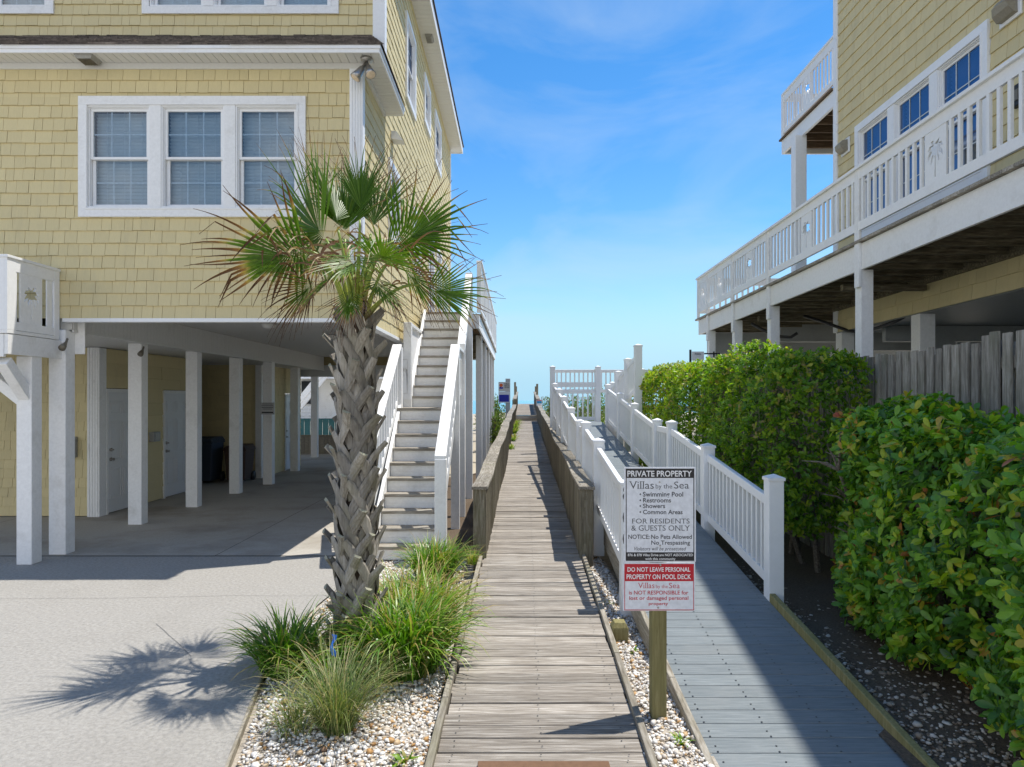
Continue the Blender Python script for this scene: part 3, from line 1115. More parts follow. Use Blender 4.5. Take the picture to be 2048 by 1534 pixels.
trash_bin(-7.15, 16.3, .62, .7, 1.06, flat('bin_blue', (.03, .045, .07), .6), 'tall dark blue wheeled trash bin against the recess wall')
trash_bin(-6.42, 16.5, .50, .6, .88, flat('bin_brown', (.07, .04, .027), .7), 'shorter brown wheeled trash bin beside the blue one')

ub = thing('meter_box', 'small grey electrical box on the yellow storage wall beside the corner board', 'electrical box', (px(152, 11.5), 11.45, 1.0))
b = MB(); b.box(px(148, 11.5), px(157, 11.5), 11.38, 11.48, .98, 1.32); b.build('box_body', flat('box_grey', (.33, .34, .34), .5), ub, bevel=.008)
b = MB(); b.box(px(150, 11.5), px(155, 11.5), 11.372, 11.38, 1.04, 1.12); b.box(px(150, 11.5), px(155, 11.5), 11.372, 11.38, 1.18, 1.26); b.build('cover', BLACK, ub)
ub = thing('outlet_box', 'small grey outlet box on the wall between the two white doors', 'outlet box', WL(-6.77, 13.1, 1.2))
b = MB(None, WL); b.box(-6.79, -6.70, 13.05, 13.3, 1.14, 1.32); b.build('box_body', flat('box_grey', (.33, .34, .34), .5), ub, bevel=.008)
b = MB(None, WL); b.box(-6.70, -6.69, 13.1, 13.25, 1.17, 1.29); b.build('cover', METAL, ub)

for (x, y, z, lab) in ((-5.66, 10.74, 2.68, 'small dark spot lamp near the top of the first inner garage post'), (-5.50, 8.66, 2.62, 'small brass spot lamp on the garage corner post below the siding')):
    t = thing('spot_lamp', lab, 'spot light', WL(x, y, z))
    b = MB(None, WL); b.tube([(x, y, z + .06), (x, y - .02, z + .02), (x + .01, y - .06, z - .02)], .014, 6); b.build('bracket', BRONZE, t)
    b = MB(None, WL); b.tube([(x + .01, y - .05, z), (x + .015, y - .10, z - .04), (x + .02, y - .14, z - .07)], [.018, .036, .042], 10); b.build('lamp_head', BRONZE, t, smooth=True)


# ------------------------------------------------------------------ outside stairs up to the side deck of the left house
st = thing('staircase', 'white outside stairs with weathered treads climbing beside the yellow house to its side deck', 'stairs', (-1.25, 10.5, 0))
RISE = .1805
SL, SR = -1.63, -.90
def step_y(i):
    return 8.12 + .208 * i if i <= 10 else 11.30 + .215 * (i - 10)
LAND0, LAND1 = step_y(10), step_y(11)
for i in range(0, 20):
    z = RISE * i
    y = step_y(i)
    l, r_x = (SL, SR) if i <= 10 else (-1.65, -.92)
    zt = z if i else .03
    yn = step_y(i + 1)
    if i:
        tr = MB()
        tr.box(l if i != 10 else -1.80, r_x, y - .03, yn + .02, zt - .038, zt)
        tr.build('tread', TREAD, st, bevel=.004)
    # riser up to the next tread: two boards with a shadow gap
    zz0, zz1 = zt, RISE * (i + 1) - .038
    m = zz0 + (zz1 - zz0) * .42
    l2, r2 = (SL, SR) if i + 1 <= 10 else (-1.65, -.92)
    ri = MB()
    a, b = l2 + .005, r2 - .005
    prof = [(yn, zz0 - .01), (yn, m - .003), (yn + .006, m - .003), (yn + .006, m + .003), (yn - .001, m + .003), (yn - .001, zz1), (yn + .022, zz1), (yn + .022, zz0 - .01)]
    n0 = len(ri.v)
    for x in (a, b):
        for (yy, zz) in prof: ri.pt((x, yy, zz))
    ri.f.append(tuple(range(8))); ri.f.append(tuple(range(8, 16))[::-1])
    for k in range(8):
        ri.f.append((k, (k + 1) % 8, 8 + (k + 1) % 8, 8 + k))
    ri.build('riser', WHITE_WORN, st)
tr = MB()
tr.box(-1.65, -.92, step_y(20) - .03, step_y(20) + .3, RISE * 20 - .04, RISE * 20)
tr.build('tread', TREAD, st, bevel=.004)
sg = MB()
for x in (SL - .045, SR):
    z0, z1 = .0, RISE * 10
    sg.hexa([(x, step_y(0) - .05, -.02), (x + .045, step_y(0) - .05, -.02), (x + .045, LAND0 + .1, z1 - .42), (x, LAND0 + .1, z1 - .42)],
            [(x, step_y(0) - .05, .16), (x + .045, step_y(0) - .05, .16), (x + .045, LAND0 + .1, z1 + .05), (x, LAND0 + .1, z1 + .05)])
sg.box(SR, SR + .045, LAND0 + .1, LAND1 + .1, RISE * 10 - .25, RISE * 10 + .04)
for x in (-1.695, -.92):
    sg.hexa([(x, LAND1, RISE * 10 - .12), (x + .045, LAND1, RISE * 10 - .12), (x + .045, step_y(20), RISE * 20 - .42), (x, step_y(20), RISE * 20 - .42)],
            [(x, LAND1, RISE * 10 + .24), (x + .045, LAND1, RISE * 10 + .24), (x + .045, step_y(20), RISE * 20 + .05), (x, step_y(20), RISE * 20 + .05)])
sg.build('stringer', WHITE_WORN, st, bevel=.004)


def stair_rail(parent, x, w, ya, za, yb, zb, za_floor, zb_floor, n, worn=False):
    """sloping cap on edge rails with balusters between"""
    c = MB()
    c.vbeam((x, ya - .02, za), (x, yb + .02, zb), w, .045)
    c.build('handrail', WHITE_WORN if worn else WHITE, parent, bevel=.008)
    b = MB()
    s = (zb - za) / (yb - ya)
    b.vbeam((x, ya, za - .085), (x, yb, zb - .085), .035, .12)
    lo = (za - za_floor - .24)
    b.vbeam((x, ya, za - lo), (x, yb, zb - lo), .035, .10)
    for k in range(n):
        y = ya + (yb - ya) * (k + .7) / n
        z = za + s * (y - ya)
        b.box(x - .018, x + .018, y - .02, y + .02, z - lo + .02, z - .13)
    b.build('baluster_panel', WHITE, parent)


stair_rail(st, SR + .065, .135, 8.16, 1.25, 10.28, 2.72, .2, RISE * 10, 12, True)
stair_rail(st, SL - .06, .135, 8.16, 1.25, 10.28, 2.72, .2, RISE * 10, 12, True)
stair_rail(st, -.83, .125, 11.42, 2.80, 13.42, 4.34, RISE * 11, RISE * 20, 11)
stair_rail(st, SR + .065, .11, 10.42, 2.70, 11.34, 2.70, RISE * 10, RISE * 10, 6)
for (x, y, z0, z1, w) in ((SR + .0, 8.13, 0, 1.23, .135), (SL - .125, 8.13, 0, 1.23, .135), (SR + .0, 10.3, 0, 2.70, .125), (SL - .12, 10.3, 0, 2.70, .125),
                          (-.895, 11.36, 0, 2.84, .13), (-1.77, 11.40, 1.75, 3.19, .13), (-.89, 13.40, 0, 4.36, .13)):
    p = MB()
    p.box(x, x + w, y, y + w, z0, z1)
    p.build('post', WHITE_WORN, st, bevel=.006)
# level guard rail over the left of the upper flight, and the little landing panel with its cut-out
g = MB()
g.box(-1.76, -1.65, 11.53, 14.0, 3.14, 3.19); g.box(-1.72, -1.69, 11.53, 14.0, 3.02, 3.14)
g.hexa([(-1.72, 11.53, 1.9), (-1.69, 11.53, 1.9), (-1.69, 14.0, 3.0), (-1.72, 14.0, 3.0)], [(-1.72, 11.53, 3.02), (-1.69, 11.53, 3.02), (-1.69, 14.0, 3.02), (-1.72, 14.0, 3.02)])
g.build('guard_rail', WHITE, st)
lp = MB()
lp.box(-1.86, -1.64, 11.33, 11.36, 2.58, 2.70); lp.box(-1.86, -1.64, 11.33, 11.36, 1.93, 2.02)
lp.box(-1.86, -1.81, 11.33, 11.36, 2.02, 2.58); lp.box(-1.69, -1.64, 11.33, 11.36, 2.02, 2.58)
lp.build('landing_rail', WHITE, st)
lp = MB()
add_palm_panel(lp, (-1.75, 11.345, 2.03), (1, 0, 0), .10, .54, .17, .26)
lp.build('palm_cutout_panel', WHITE, st)

# side deck of the left house
sd = thing('side_deck', 'white railed wooden deck along the sunny side of the yellow house on tall posts', 'deck', (-1.25, 19, 0))
DZ = RISE * 20
d = MB(None, WL)
y = 13.75
while y < 24.4:
    d.box(-1.82, -.62, y, y + .135, DZ - .035, DZ)
    y += .142
d.build('decking', TREAD, sd)
d = MB(None, WL)
d.box(-.70, -.66, 13.55, 24.4, DZ - .30, DZ - .038)
d.box(-1.8, -.70, 24.33, 24.37, DZ - .30, DZ - .04)
d.box(-1.8, -.70, 13.6, 13.64, DZ - .30, DZ - .04)
d.build('fascia', WHITE_WORN, sd)
jj = MB(None, WL)
y = 13.9
while y < 24.3:
    jj.box(-1.8, -.71, y, y + .04, DZ - .26, DZ - .04); y += .4
jj.build('joist', DECKWOOD, sd)
posts = (15.5, 17.7, 19.9, 22.1, 24.22)
for y in posts:
    p = MB(None, WL); p.box(-.835, -.70, y, y + .135, 0, DZ - .04); p.build('post', WHITE_WORN, sd, bevel=.005)
rl = MB(None, WL)
rl.box(-.71, -.60, 13.5, 24.4, DZ + .96, DZ + 1.0)
rl.build('handrail', WHITE, sd)
rp = MB(None, WL)
rp.box(-.67, -.635, 13.5, 24.38, DZ + .84, DZ + .96); rp.box(-.67, -.635, 13.5, 24.38, DZ + .08, DZ + .18)
y = 13.6
k = 0
while y < 24.3:
    rp.box(-.668, -.638, y, y + .04, DZ + .18, DZ + .84); y += .135
rp.build('baluster_panel', WHITE, sd)
for y in (13.45,) + posts:
    p = MB(None, WL); p.box(-.70, -.62, y, y + .1, DZ - .0, DZ + .97); p.build('rail_post', WHITE, sd)


# ------------------------------------------------------------------ yellow house on the right
CEIL_DIM = paint('dim_boarding', (.34, .35, .34), .55, .05, (.2, .2, .18), .4)  # darker than the left ceiling: dim light under this house put into the colour
WR = lambda x, y, z: (x - .010 * (y - 8.8), y, z - .018 * (y - 8.8))
rh = thing('raised_beach_house', 'yellow shingled house on posts with a long white railed deck beside the hedge', 'house', (7.0, 9, 0))
RX = 5.76
M_r = lambda u, n, z: (RX - n, u, z)
END = 12.38
rw = (8.42, 11.62, 4.60, 6.50)
wall(rh, M_r, WR, 'wall', 3.0, END - .12, 3.98, 9.4, [rw], course=.19, wmin=.10, wmax=.24, seed=21)
wall(rh, M_r, WR, 'wall', 2.0, END - .12, 3.17, 3.55, [], course=.19, wmin=.14, wmax=.26, seed=22)
cb = MB(None, WR)
cb.box(RX - .034, RX - .004, END - .12, END + .03, 3.17, 9.1); cb.box(RX - .004, RX + .12, END, END + .03, 3.17, 9.1)
cb.box(RX - .04, RX - .03, END - .115, END - .06, 3.6, 9.1)
cb.build('corner_board', WHITE, rh, bevel=.003)
wu = (rw[1] - rw[0] - .24 - .36) / 3
tb = MB(M_r, WR)
frame_boards(tb, *rw, .115, -.02, .05)
frame_boards(tb, rw[0] + .10, rw[1] - .10, rw[2] + .1, rw[3] - .1, .024, -.02, .058)
for k in (1, 2):
    a = rw[0] + .12 + k * wu + (k - 1) * .18
    tb.box(a, a + .18, -.02, .045, rw[2] + .124, rw[3] - .124)
tb.build('window_trim', WHITE, rh, bevel=.003)
for k in range(3):
    a = rw[0] + .12 + k * (wu + .18)
    window(rh, M_r, WR, a, a + wu, rw[2] + .124, rw[3] - .124, glass=GLASS_BLUE, slat=.05)
# second window group nearer, mostly behind the rail
sw = (5.9, 7.55, 4.10, 5.25)
# body: ends, roof
bd = MB(None, WR)
bd.box(RX + .01, 12.5, END - .06, END, 3.17, 9.1); bd.box(12.4, 12.5, -2, END, 3.17, 9.1); bd.box(RX + .02, 12.5, -2, -1.9, 3.17, 9.1); bd.box(RX + .28, RX + .32, -2, END, 3.2, 9.1)
bd.box(RX, RX + .02, -2, 3.0, 3.17, 9.1)
bd.box(RX + .1, 12.4, 9.2, 9.3, 9.1, 10.7); bd.box(RX + .02, RX + .06, -2, 9.3, 9.1, 10.7)
bd.build('wall', YELLOW_BACK, rh)
rr = MB(None, WR)
# pitched roof with eaves over the main part; unseen ocean end made low and flat so sun reaches the hedge
for xe in (5.36, 13.0):
    rr.hexa([(xe, -2.4, 10.7), (xe, 9.3, 10.7), (9.2, 9.3, 12.9), (9.2, -2.4, 12.9)], [(xe, -2.4, 10.88), (xe, 9.3, 10.88), (9.2, 9.3, 13.06), (9.2, -2.4, 13.06)])
rr.box(RX + .0, 12.5, 9.3, END, 9.105, 9.15)
rr.build('roof', ROOFING, rh)
# main deck
DX = 4.37
DB, DT = 3.56, 3.94          # face beam
dk = MB(None, WR)
dk.box(DX + .02, DX + .06, 2.5, 16.2, DB, DT - .05)
dk.box(DX + .06, 10.0, 16.10, 16.15, DB, DT - .05)
dk.build('fascia', WHITE_WORN, rh, bevel=.004)
dp = MB(None, WR)
y = 2.5
while y < 16.25:
    dp.box(DX - .03, RX if y < END - .2 else 10.0, y, y + .137, DT - .045, DT - .01)
    y += .144
dp.build('decking', TREAD, rh)
jo = MB(None, WR)
y = 2.7
while y < 16.0:
    jo.box(DX + .06, RX - .04 if y < END else 9.5, y, y + .042, DB + .02, DT - .05)
    y += .41
jo.box(RX - .06, RX - .01, 2.5, END, DB - .02, DT - .05)
jo.box(DX + .061, DX + .10, 2.5, 16.1, DB + .03, DT - .06)
jo.box(4.7, 5.6, 13.4, 13.44, 3.40, 3.50); jo.box(4.6, 6.4, 12.9, 13.0, 3.45, 3.55); jo.box(4.55, 5.7, 9.6, 9.68, 3.44, 3.52)
jo.build('joist', DECKWOOD, rh)
RP = [(5.6, .155), (8.8, .155), (11.8, .155), (13.65, .155), (15.35, .14)]
for (y, w) in RP:
    p = MB(None, WR)
    p.box(DX + .02, DX + .02 + w, y, y + w, -.2, DB)
    p.box(DX - .02, DX + .02, y - .01, y + .10, DB - .22, DT + .9)
    p.build('post', WHITE_WORN, rh, bevel=.006)
RT = 4.86
ry = [2.6] + [p[0] for p in RP] + [16.12]
hr = MB(None, WR)
hr.box(DX - .05, DX + .08, 2.6, 16.2, RT - .04, RT)
hr.box(DX - .02, DX + .02, 16.08, 16.2, DT - .05, RT - .04)
hr.build('handrail', WHITE, rh, bevel=.005)
for i in range(len(ry) - 1):
    a, b = ry[i] + .10, ry[i + 1] - .01
    r_ = MB(None, WR)
    r_.box(DX - .012, DX + .022, a, b, RT - .165, RT - .04); r_.box(DX - .012, DX + .022, a, b, 4.05, 4.16)
    mid = (a + b) / 2
    pw = .36
    add_palm_panel(r_, (DX + .005, mid, 4.16), (0, 1, 0), pw, .535, .42, .04)
    for s0, s1 in ((a, mid - pw / 2), (mid + pw / 2, b)):
        n = max(2, int((s1 - s0) / .128))
        for k in range(n):
            y = s0 + (s1 - s0) * (k + .5) / n
            r_.box(DX - .010, DX + .020, y - .02, y + .02, 4.14, RT - .15)
    r_.build('deck_railing', WHITE, rh)
# rail across the ocean end of the deck
r_ = MB(None, WR)
r_.box(DX, 10, 16.16, 16.19, RT - .165, RT); r_.box(DX, 10, 16.16, 16.19, 4.05, 4.16)
x = DX + .1
while x < 9.9:
    r_.box(x, x + .04, 16.16, 16.19, 4.16, RT - .165); x += .13
r_.build('deck_railing', WHITE, rh)
# upper deck at the ocean end
ud = MB(None, WR)
UZ = 7.20
ud.box(RX - .02, RX + .03, END + .03, 14.75, UZ, UZ + .28); ud.box(RX + .03, 10, 14.70, 14.75, UZ, UZ + .28)
ud.build('fascia', WHITE, rh)
up_ = MB(None, WR)
up_.box(RX - .06, 10, END + .03, 14.8, UZ + .285, UZ + .32)
y = END + .1
while y < 14.6:
    up_.box(RX + .03, 10, y, y + .042, UZ + .04, UZ + .28); y += .4
up_.build('joist', wood('upper_joist_wood', (.06, .04, .025), (.14, .095, .06), (.24, .17, .11), (.4, 4, 4), .9), rh)
r_ = MB(None, WR)
r_.box(RX - .03, RX + .04, END + .03, 14.75, 8.42, 8.46); r_.box(RX - .01, RX + .02, END + .03, 14.75, 8.26, 8.42); r_.box(RX - .01, RX + .02, END + .03, 14.75, UZ + .40, UZ + .50)
r_.box(RX - .025, RX + .035, 14.66, 14.76, UZ + .32, 8.46)
ym = 13.55
add_palm_panel(r_, (RX + .005, ym, UZ + .50), (0, 1, 0), .32, .56, .42, .06)
for s0, s1 in ((END + .06, ym - .16), (ym + .16, 14.64)):
    n = int((s1 - s0) / .125)
    for k in range(n):
        y = s0 + (s1 - s0) * (k + .5) / n
        r_.box(RX - .008, RX + .018, y - .018, y + .018, UZ + .48, 8.28)
r_.box(RX, 10, 14.70, 14.73, 8.30, 8.46); r_.box(RX, 10, 14.70, 14.73, UZ + .40, UZ + .50)
x = RX + .1
while x < 9.9:
    r_.box(x, x + .035, 14.70, 14.73, UZ + .5, 8.30); x += .125
r_.build('deck_railing', WHITE, rh)
p = MB(None, WR); p.box(5.62, 5.84, 13.75, 13.97, 3.92, UZ + .02); p.box(5.60, 5.86, 13.73, 13.99, 3.92, 4.0); p.build('post', WHITE, rh, bevel=.006)
# under the house: columns, girders, ceiling, bracing hoses
for (y) in (2.2, 6.0, 9.9, 12.2):
    p = MB(None, WR); p.box(RX + .02, RX + .24, y, y + .22, -.2, 3.17); p.build('post', WHITE_WORN, rh, bevel=.006)
for (x, y) in ((5.9, 15.2), (7.4, 16.0), (7.6, 12.2), (8.9, 12.2), (7.8, 16.0), (9.6, 16.0), (8.4, 9.9), (9.4, 14.0)):
    p = MB(None, WR); p.box(x, x + .2, y, y + .2, -.2, 3.15); p.build('post', WHITE_WORN, rh, bevel=.006)
uc = MB(None, WR)
y = -2
while y < END:
    uc.box(RX + .02, 12.4, y, y + .13, 3.16, 3.172); y += .137
uc.box(RX + .02, 12.4, -2, END, 3.173, 3.18)
uc.build('garage_ceiling', CEIL_DIM, rh)
gd = MB(None, WR)
gd.box(5.9, 12.4, 12.26, 12.36, 2.85, 3.16); gd.box(DX + .4, 10.5, 16.16, 16.24, 2.9, 3.55); gd.box(8.3, 8.4, 4, END, 2.6, 3.16); gd.box(5.5, 10, 14.2, 14.3, 3.2, 3.55)
gd.box(DX + .1, 6.2, 15.75, 15.80, 3.10, 3.55)
gd.build('beam', CEIL_DIM, rh)
lw = MB(None, WR)  # outer and near walls added out of view to keep this space dark
lw.box(9.4, 9.5, -2, 11.2, 0, 3.16); lw.box(RX + .3, 9.4, 3.0, 3.1, 0, 3.16); lw.box(6.5, 7.12, 11.2, 11.3, 1.0, 2.9); lw.box(7.62, 9.4, 11.2, 11.3, 1.0, 2.9); lw.box(6.0, 9.4, 11.2, 11.3, 2.9, 3.15)
for k in range(16):
    lw.box(7.64 + k * .11, 7.74 + k * .11, 11.18, 11.2, 1.0, 2.9)
lw.build('storage_wall', CEIL_DIM, rh)
hs = MB(None, WR)
hs.tube([(4.6, 13.3, 3.45), (4.75, 13.1, 3.30), (5.0, 12.9, 3.16), (5.1, 12.7, 3.13), (5.2, 12.65, 3.2)], .03, 8)
hs.tube([(5.3, 12.6, 3.5), (5.5, 12.2, 3.33), (5.75, 11.9, 3.15), (5.85, 11.6, 3.09), (5.83, 10.7, 3.13), (5.8, 10.2, 3.2)], .028, 8)
hs.build('cable', BLACK, rh, smooth=True)


def sconce(y, z, s, label):
    t = thing('wall_sconce', label, 'wall light', WR(RX - .02, y, z), 'outdoor wall lights on the right house')
    b = MB(M_r, WR)
    b.box(y - .17 * s, y + .17 * s, .02, .045, z - .16 * s, z + .16 * s)
    b.build('back_board', WHITE, t, bevel=.004)
    h = MB(M_r, WR)
    n = 10
    prof = [(.045, -.12, .13), (.10, -.115, .14), (.16, -.05, .13), (.18, .03, .11), (.13, .10, .10), (.045, .12, .12)]
    rings = []
    for (nn, zz, hw) in prof:
        rings.append([(y - hw * s, nn, z + zz * s), (y + hw * s, nn, z + zz * s)])
    for a, b2 in zip(rings[:-1], rings[1:]):
        h.face([a[0], a[1], b2[1], b2[0]])
    h.face([r0[0] for r0 in rings]); h.face([r0[1] for r0 in rings])
    h.build('shade', flat('lamp_bronze', (.30, .27, .21), .35, .2), t)


sconce(11.95, 6.30, .8, 'dull metal wall light on the right house beside its far corner board')
sconce(8.05, 6.42, 1.0, 'dull metal wall light on the right house above the near end of the window group')
fq = thing('electric_meter', 'small dark box on the right house wall behind the near deck rail', 'electrical box', WR(RX - .03, 7.9, 5.3))
b = MB(M_r, WR); b.box(7.82, 7.98, .02, .09, 5.22, 5.46); b.build('box_body', BLACK, fq, bevel=.006)
b = MB(M_r, WR); b.box(7.85, 7.95, .09, .10, 5.28, 5.40); b.build('cover', BRONZE, fq)


# ------------------------------------------------------------------ ground, sea, paved surfaces
def bw_x(Y): return .018 * Y               # the boardwalk drifts slightly to the right
def bw_z(Y): return -.105 + .0286 * Y      # and climbs towards the dune
def dune_z(x, y):
    s = lambda a, b, v: min(1, max(0, (v - a) / (b - a))) ** 2 * (3 - 2 * min(1, max(0, (v - a) / (b - a))))
    up = s(11, 36, y)
    down = s(50, 85, y)
    bump_ = .22 * math.sin(x * .55 + 1.3) * math.sin(y * .31) + .12 * math.sin(x * 1.7 + y * .9)
    z = -.10 + up * (.95 + bump_) - down * 4.6
    under = max(0.0, 1 - abs(x - bw_x(y)) / 1.4)
    if y > 8: z -= .35 * under * s(8, 20, y)
    if x < -1.9 and y < 27: z = -.10
    return z


gx = np.concatenate([np.linspace(-400, -30, 8), np.linspace(-25, -6, 12), np.linspace(-5.5, 8, 50), np.linspace(9, 30, 14), np.linspace(40, 400, 8)])
gy = np.concatenate([np.linspace(-60, -5, 8), np.linspace(-3, 60, 100), np.linspace(62, 100, 16)])
GV = np.array([[(x, y, dune_z(x, y)) for x in gx] for y in gy]).reshape(-1, 3)
nx = len(gx)
GF = np.array([[j * nx + i, j * nx + i + 1, (j + 1) * nx + i + 1, (j + 1) * nx + i] for j in range(len(gy) - 1) for i in range(nx - 1)])
tag(np_mesh('ground', GV, GF, SAND), kind='structure')

wm, wnt, wp = newmat('sea_water')
wp.inputs['Base Color'].default_value = (.10, .36, .46, 1)
wp.inputs['Roughness'].default_value = .18
wnz = N(wnt, 'TexNoise', Scale=.35, Detail=6.0)
wnt.links.new(coords(wnt, (1, 3, 1)).outputs[0], wnz.inputs['Vector'])
wnt.links.new(bump(wnt, wnz.outputs[0], .6, .6), wp.inputs['Normal'])
b = MB()
b.face([(-5000, 84, -3), (5000, 84, -3), (5000, 8000, -3), (-5000, 8000, -3)])
tag(b.build('sea', wm), kind='structure')

# driveway and garage slab, split by a joint and by the sawn lines of the photo
BEDL = lambda Y: -1.49 - .203 * (Y - 3.66)          # left edge of the planting bed
b = MB()
b.face([(-40, -8, 0), (-.9, -8, 0), (BEDL(3.0), 3.0, 0), (BEDL(5.38), 5.38, 0), (-1.82, 6.6, 0), (-1.70, 8.05, 0), (-1.70, 8.60, 0), (-40, 8.60, 0)])
tag(b.build('driveway', CONCRETE), kind='structure')
b = MB()
for (x0, x1) in ((-40, -8.01), (-8.0, -3.656), (-3.646, -1.70)):
    for (y0, y1) in ((8.612, 13.7), (13.71, 27)):
        b.face([(x0, y0, .006), (x1, y0, .006), (x1, y1, .006), (x0, y1, .006)])
tag(b.build('garage_floor', SLAB), kind='structure')
b = MB()
b.face([(-40, 8.60, -.006), (-1.70, 8.60, -.006), (-1.70, 27, -.006), (-40, 27, -.006)])
tag(b.build('floor_joint', flat('joint_dark', (.08, .075, .07), .9)), kind='structure')
# fine cracks in the driveway
def crack(pts, w):
    b = MB()
    for p, q in zip(pts[:-1], pts[1:]):
        d = Vector((q[0] - p[0], q[1] - p[1], 0)).normalized()
        s = Vector((d.y, -d.x, 0)) * w
        b.face([(p[0] - s.x, p[1] - s.y, .004), (p[0] + s.x, p[1] + s.y, .004), (q[0] + s.x, q[1] + s.y, .004), (q[0] - s.x, q[1] - s.y, .004)])
    return b
cm = flat('crack_grey', (.22, .21, .2), .95)
for x0, y0, dx, dy, n in ((-3.05, 6.0, .12, -.16, 5), (-9, 6.55, .5, .02, 18), (-5.0, 8.62, .32, .42, 12)):
    r = random.Random(int(y0 * 100))
    pts = [(x0, y0)]
    for k in range(n):
        pts.append((pts[-1][0] + dx * r.uniform(.6, 1.3), pts[-1][1] + dy + r.uniform(-.03, .03)))
    c = crack(pts, .0022)
    if y0 > 8: c.v = [(v[0], v[1], .0105) for v in c.v]
    tag(c.build('crack', cm), kind='structure')

# planting bed, gravel strip and mulch
b = MB()
b.face([(BEDL(2.0), 2.0, -.035), (-.42, 2.0, -.035), (-.60, 8.6, -.0), (-1.75, 8.6, -.01), (-1.86, 6.6, -.02), (BEDL(5.38), 5.38, -.03)])
b.face([(.68, 2.0, -.035), (1.10, 2.0, -.035), (1.10, 9.6, .02), (.82, 9.6, .02)])
tag(b.build('planting_bed', BEDSOIL), kind='structure')
b = MB()
b.face([(-1.70, 8.45, .012), (-.55, 8.45, .012), (-.40, 24, .07), (-1.70, 24, .05)])
b.face([(2.10, 1.5, -.04), (3.75, 1.5, .0), (3.75, 16, .35), (2.10, 16, .2)])
tag(b.build('mulch', SOIL), kind='structure')

ico = [(0, 0, -1), (.7236, -.5257, -.4472), (-.2764, -.8506, -.4472), (-.8944, 0, -.4472), (-.2764, .8506, -.4472), (.7236, .5257, -.4472),
       (.2764, -.8506, .4472), (-.7236, -.5257, .4472), (-.7236, .5257, .4472), (.2764, .8506, .4472), (.8944, 0, .4472), (0, 0, 1)]
icf = [(0, 1, 2), (1, 0, 5), (0, 2, 3), (0, 3, 4), (0, 4, 5), (1, 5, 10), (2, 1, 6), (3, 2, 7), (4, 3, 8), (5, 4, 9), (1, 10, 6), (2, 6, 7), (3, 7, 8), (4, 8, 9), (5, 9, 10),
       (6, 10, 11), (7, 6, 11), (8, 7, 11), (9, 8, 11), (10, 9, 11)]
def subdivide(vs, fs):
    vs = [tuple(v) for v in vs]; cache = {}; out = []
    def mid(a, b):
        k = (min(a, b), max(a, b))
        if k not in cache:
            v = (np.array(vs[a]) + np.array(vs[b])); v = v / np.linalg.norm(v)
            vs.append(tuple(v)); cache[k] = len(vs) - 1
        return cache[k]
    for a, b, c in fs:
        ab, bc, ca = mid(a, b), mid(b, c), mid(c, a)
        out += [(a, ab, ca), (b, bc, ab), (c, ca, bc), (ab, bc, ca)]
    return np.array(vs), np.array(out)
ICO1 = subdivide(ico, icf)
PEB = np.array(ico) * (1 + .12 * np.sin(np.array(ico)[:, [1, 2, 0]] * 4.0))


def pebbles(name, inside, zf, x0, x1, y0, y1, n, size, mat, seed, label):
    g = np.random.default_rng(seed)
    P = np.stack([g.uniform(x0, x1, n), g.uniform(y0, y1, n)], 1)
    P = P[[inside(p[0], p[1]) for p in P]]
    m = len(P)
    s = size * g.lognormal(0, .33, m)
    an = g.uniform(0, 2 * np.pi, m); ti = g.normal(0, .35, m)
    Ms = np.zeros((m, 3, 3))
    sx, sy, sz = s * g.uniform(.75, 1.35, m), s * g.uniform(.6, 1.0, m), s * g.uniform(.42, .75, m)
    ca, sa, ct, st_ = np.cos(an), np.sin(an), np.cos(ti), np.sin(ti)
    Ms[:, 0, 0] = ca * sx; Ms[:, 0, 1] = -sa * sy * ct; Ms[:, 0, 2] = sa * st_ * sz
    Ms[:, 1, 0] = sa * sx; Ms[:, 1, 1] = ca * sy * ct; Ms[:, 1, 2] = -ca * st_ * sz
    Ms[:, 2, 1] = st_ * sy; Ms[:, 2, 2] = ct * sz
    O = np.stack([P[:, 0], P[:, 1], np.array([zf(p[0], p[1]) for p in P]) + sz * .5 + g.uniform(-.004, .016, m)], 1)
    V, Fc = scatter_mesh(PEB, np.array(icf), Ms, O)
    t = np.repeat(g.random(m), len(PEB))
    o = np_mesh(name, V, Fc, mat, attrs={'tint': t})
    return tag(o, label, 'pebbles', kind='stuff')


def pebble_mat(name, stops):
    m, nt, p = newmat(name)
    a = N(nt, 'Attribute'); a.attribute_name = 'tint'
    r = ramp(nt, stops)
    r.color_ramp.interpolation = 'LINEAR'
    nt.links.new(a.outputs['Fac'], r.inputs[0])
    nz = N(nt, 'TexNoise', Scale=90.0, Detail=4.0)
    nt.links.new(coords(nt).outputs[0], nz.inputs['Vector'])
    mr = N(nt, 'MapRange'); mr.inputs['To Min'].default_value = .72; mr.inputs['To Max'].default_value = 1.12
    nt.links.new(nz.outputs[0], mr.inputs[0])
    nt.links.new(mixc(nt, r.outputs[0], mr.outputs[0], 1.0, 'MULTIPLY'), p.inputs['Base Color'])
    p.inputs['Roughness'].default_value = .6
    p.inputs['Specular IOR Level'].default_value = .3
    return m
PEBW = pebble_mat('white_marble_pebble', [(0, (.84, .82, .78)), (.55, (.76, .72, .66)), (.74, (.62, .55, .47)), (.88, (.62, .48, .31)), (.96, (.50, .28, .10)), (1, (.28, .17, .10))])
PEBD = pebble_mat('mulch_pebble', [(0, (.62, .58, .52)), (.35, (.42, .36, .29)), (.65, (.24, .19, .14)), (1, (.09, .065, .045))])
in_bed = lambda x, y: x > BEDL(y) + .04 and x < -.42 - .022 * (y - 3) and (y < 5.4 or x > -1.78)
pebbles('pebbles', in_bed, lambda x, y: -.035 + .004 * (y - 2), -2.0, -.40, 2.9, 8.5, 27000, .0108, PEBW, 3, 'white and tan pebbles covering the planting bed round the palm')
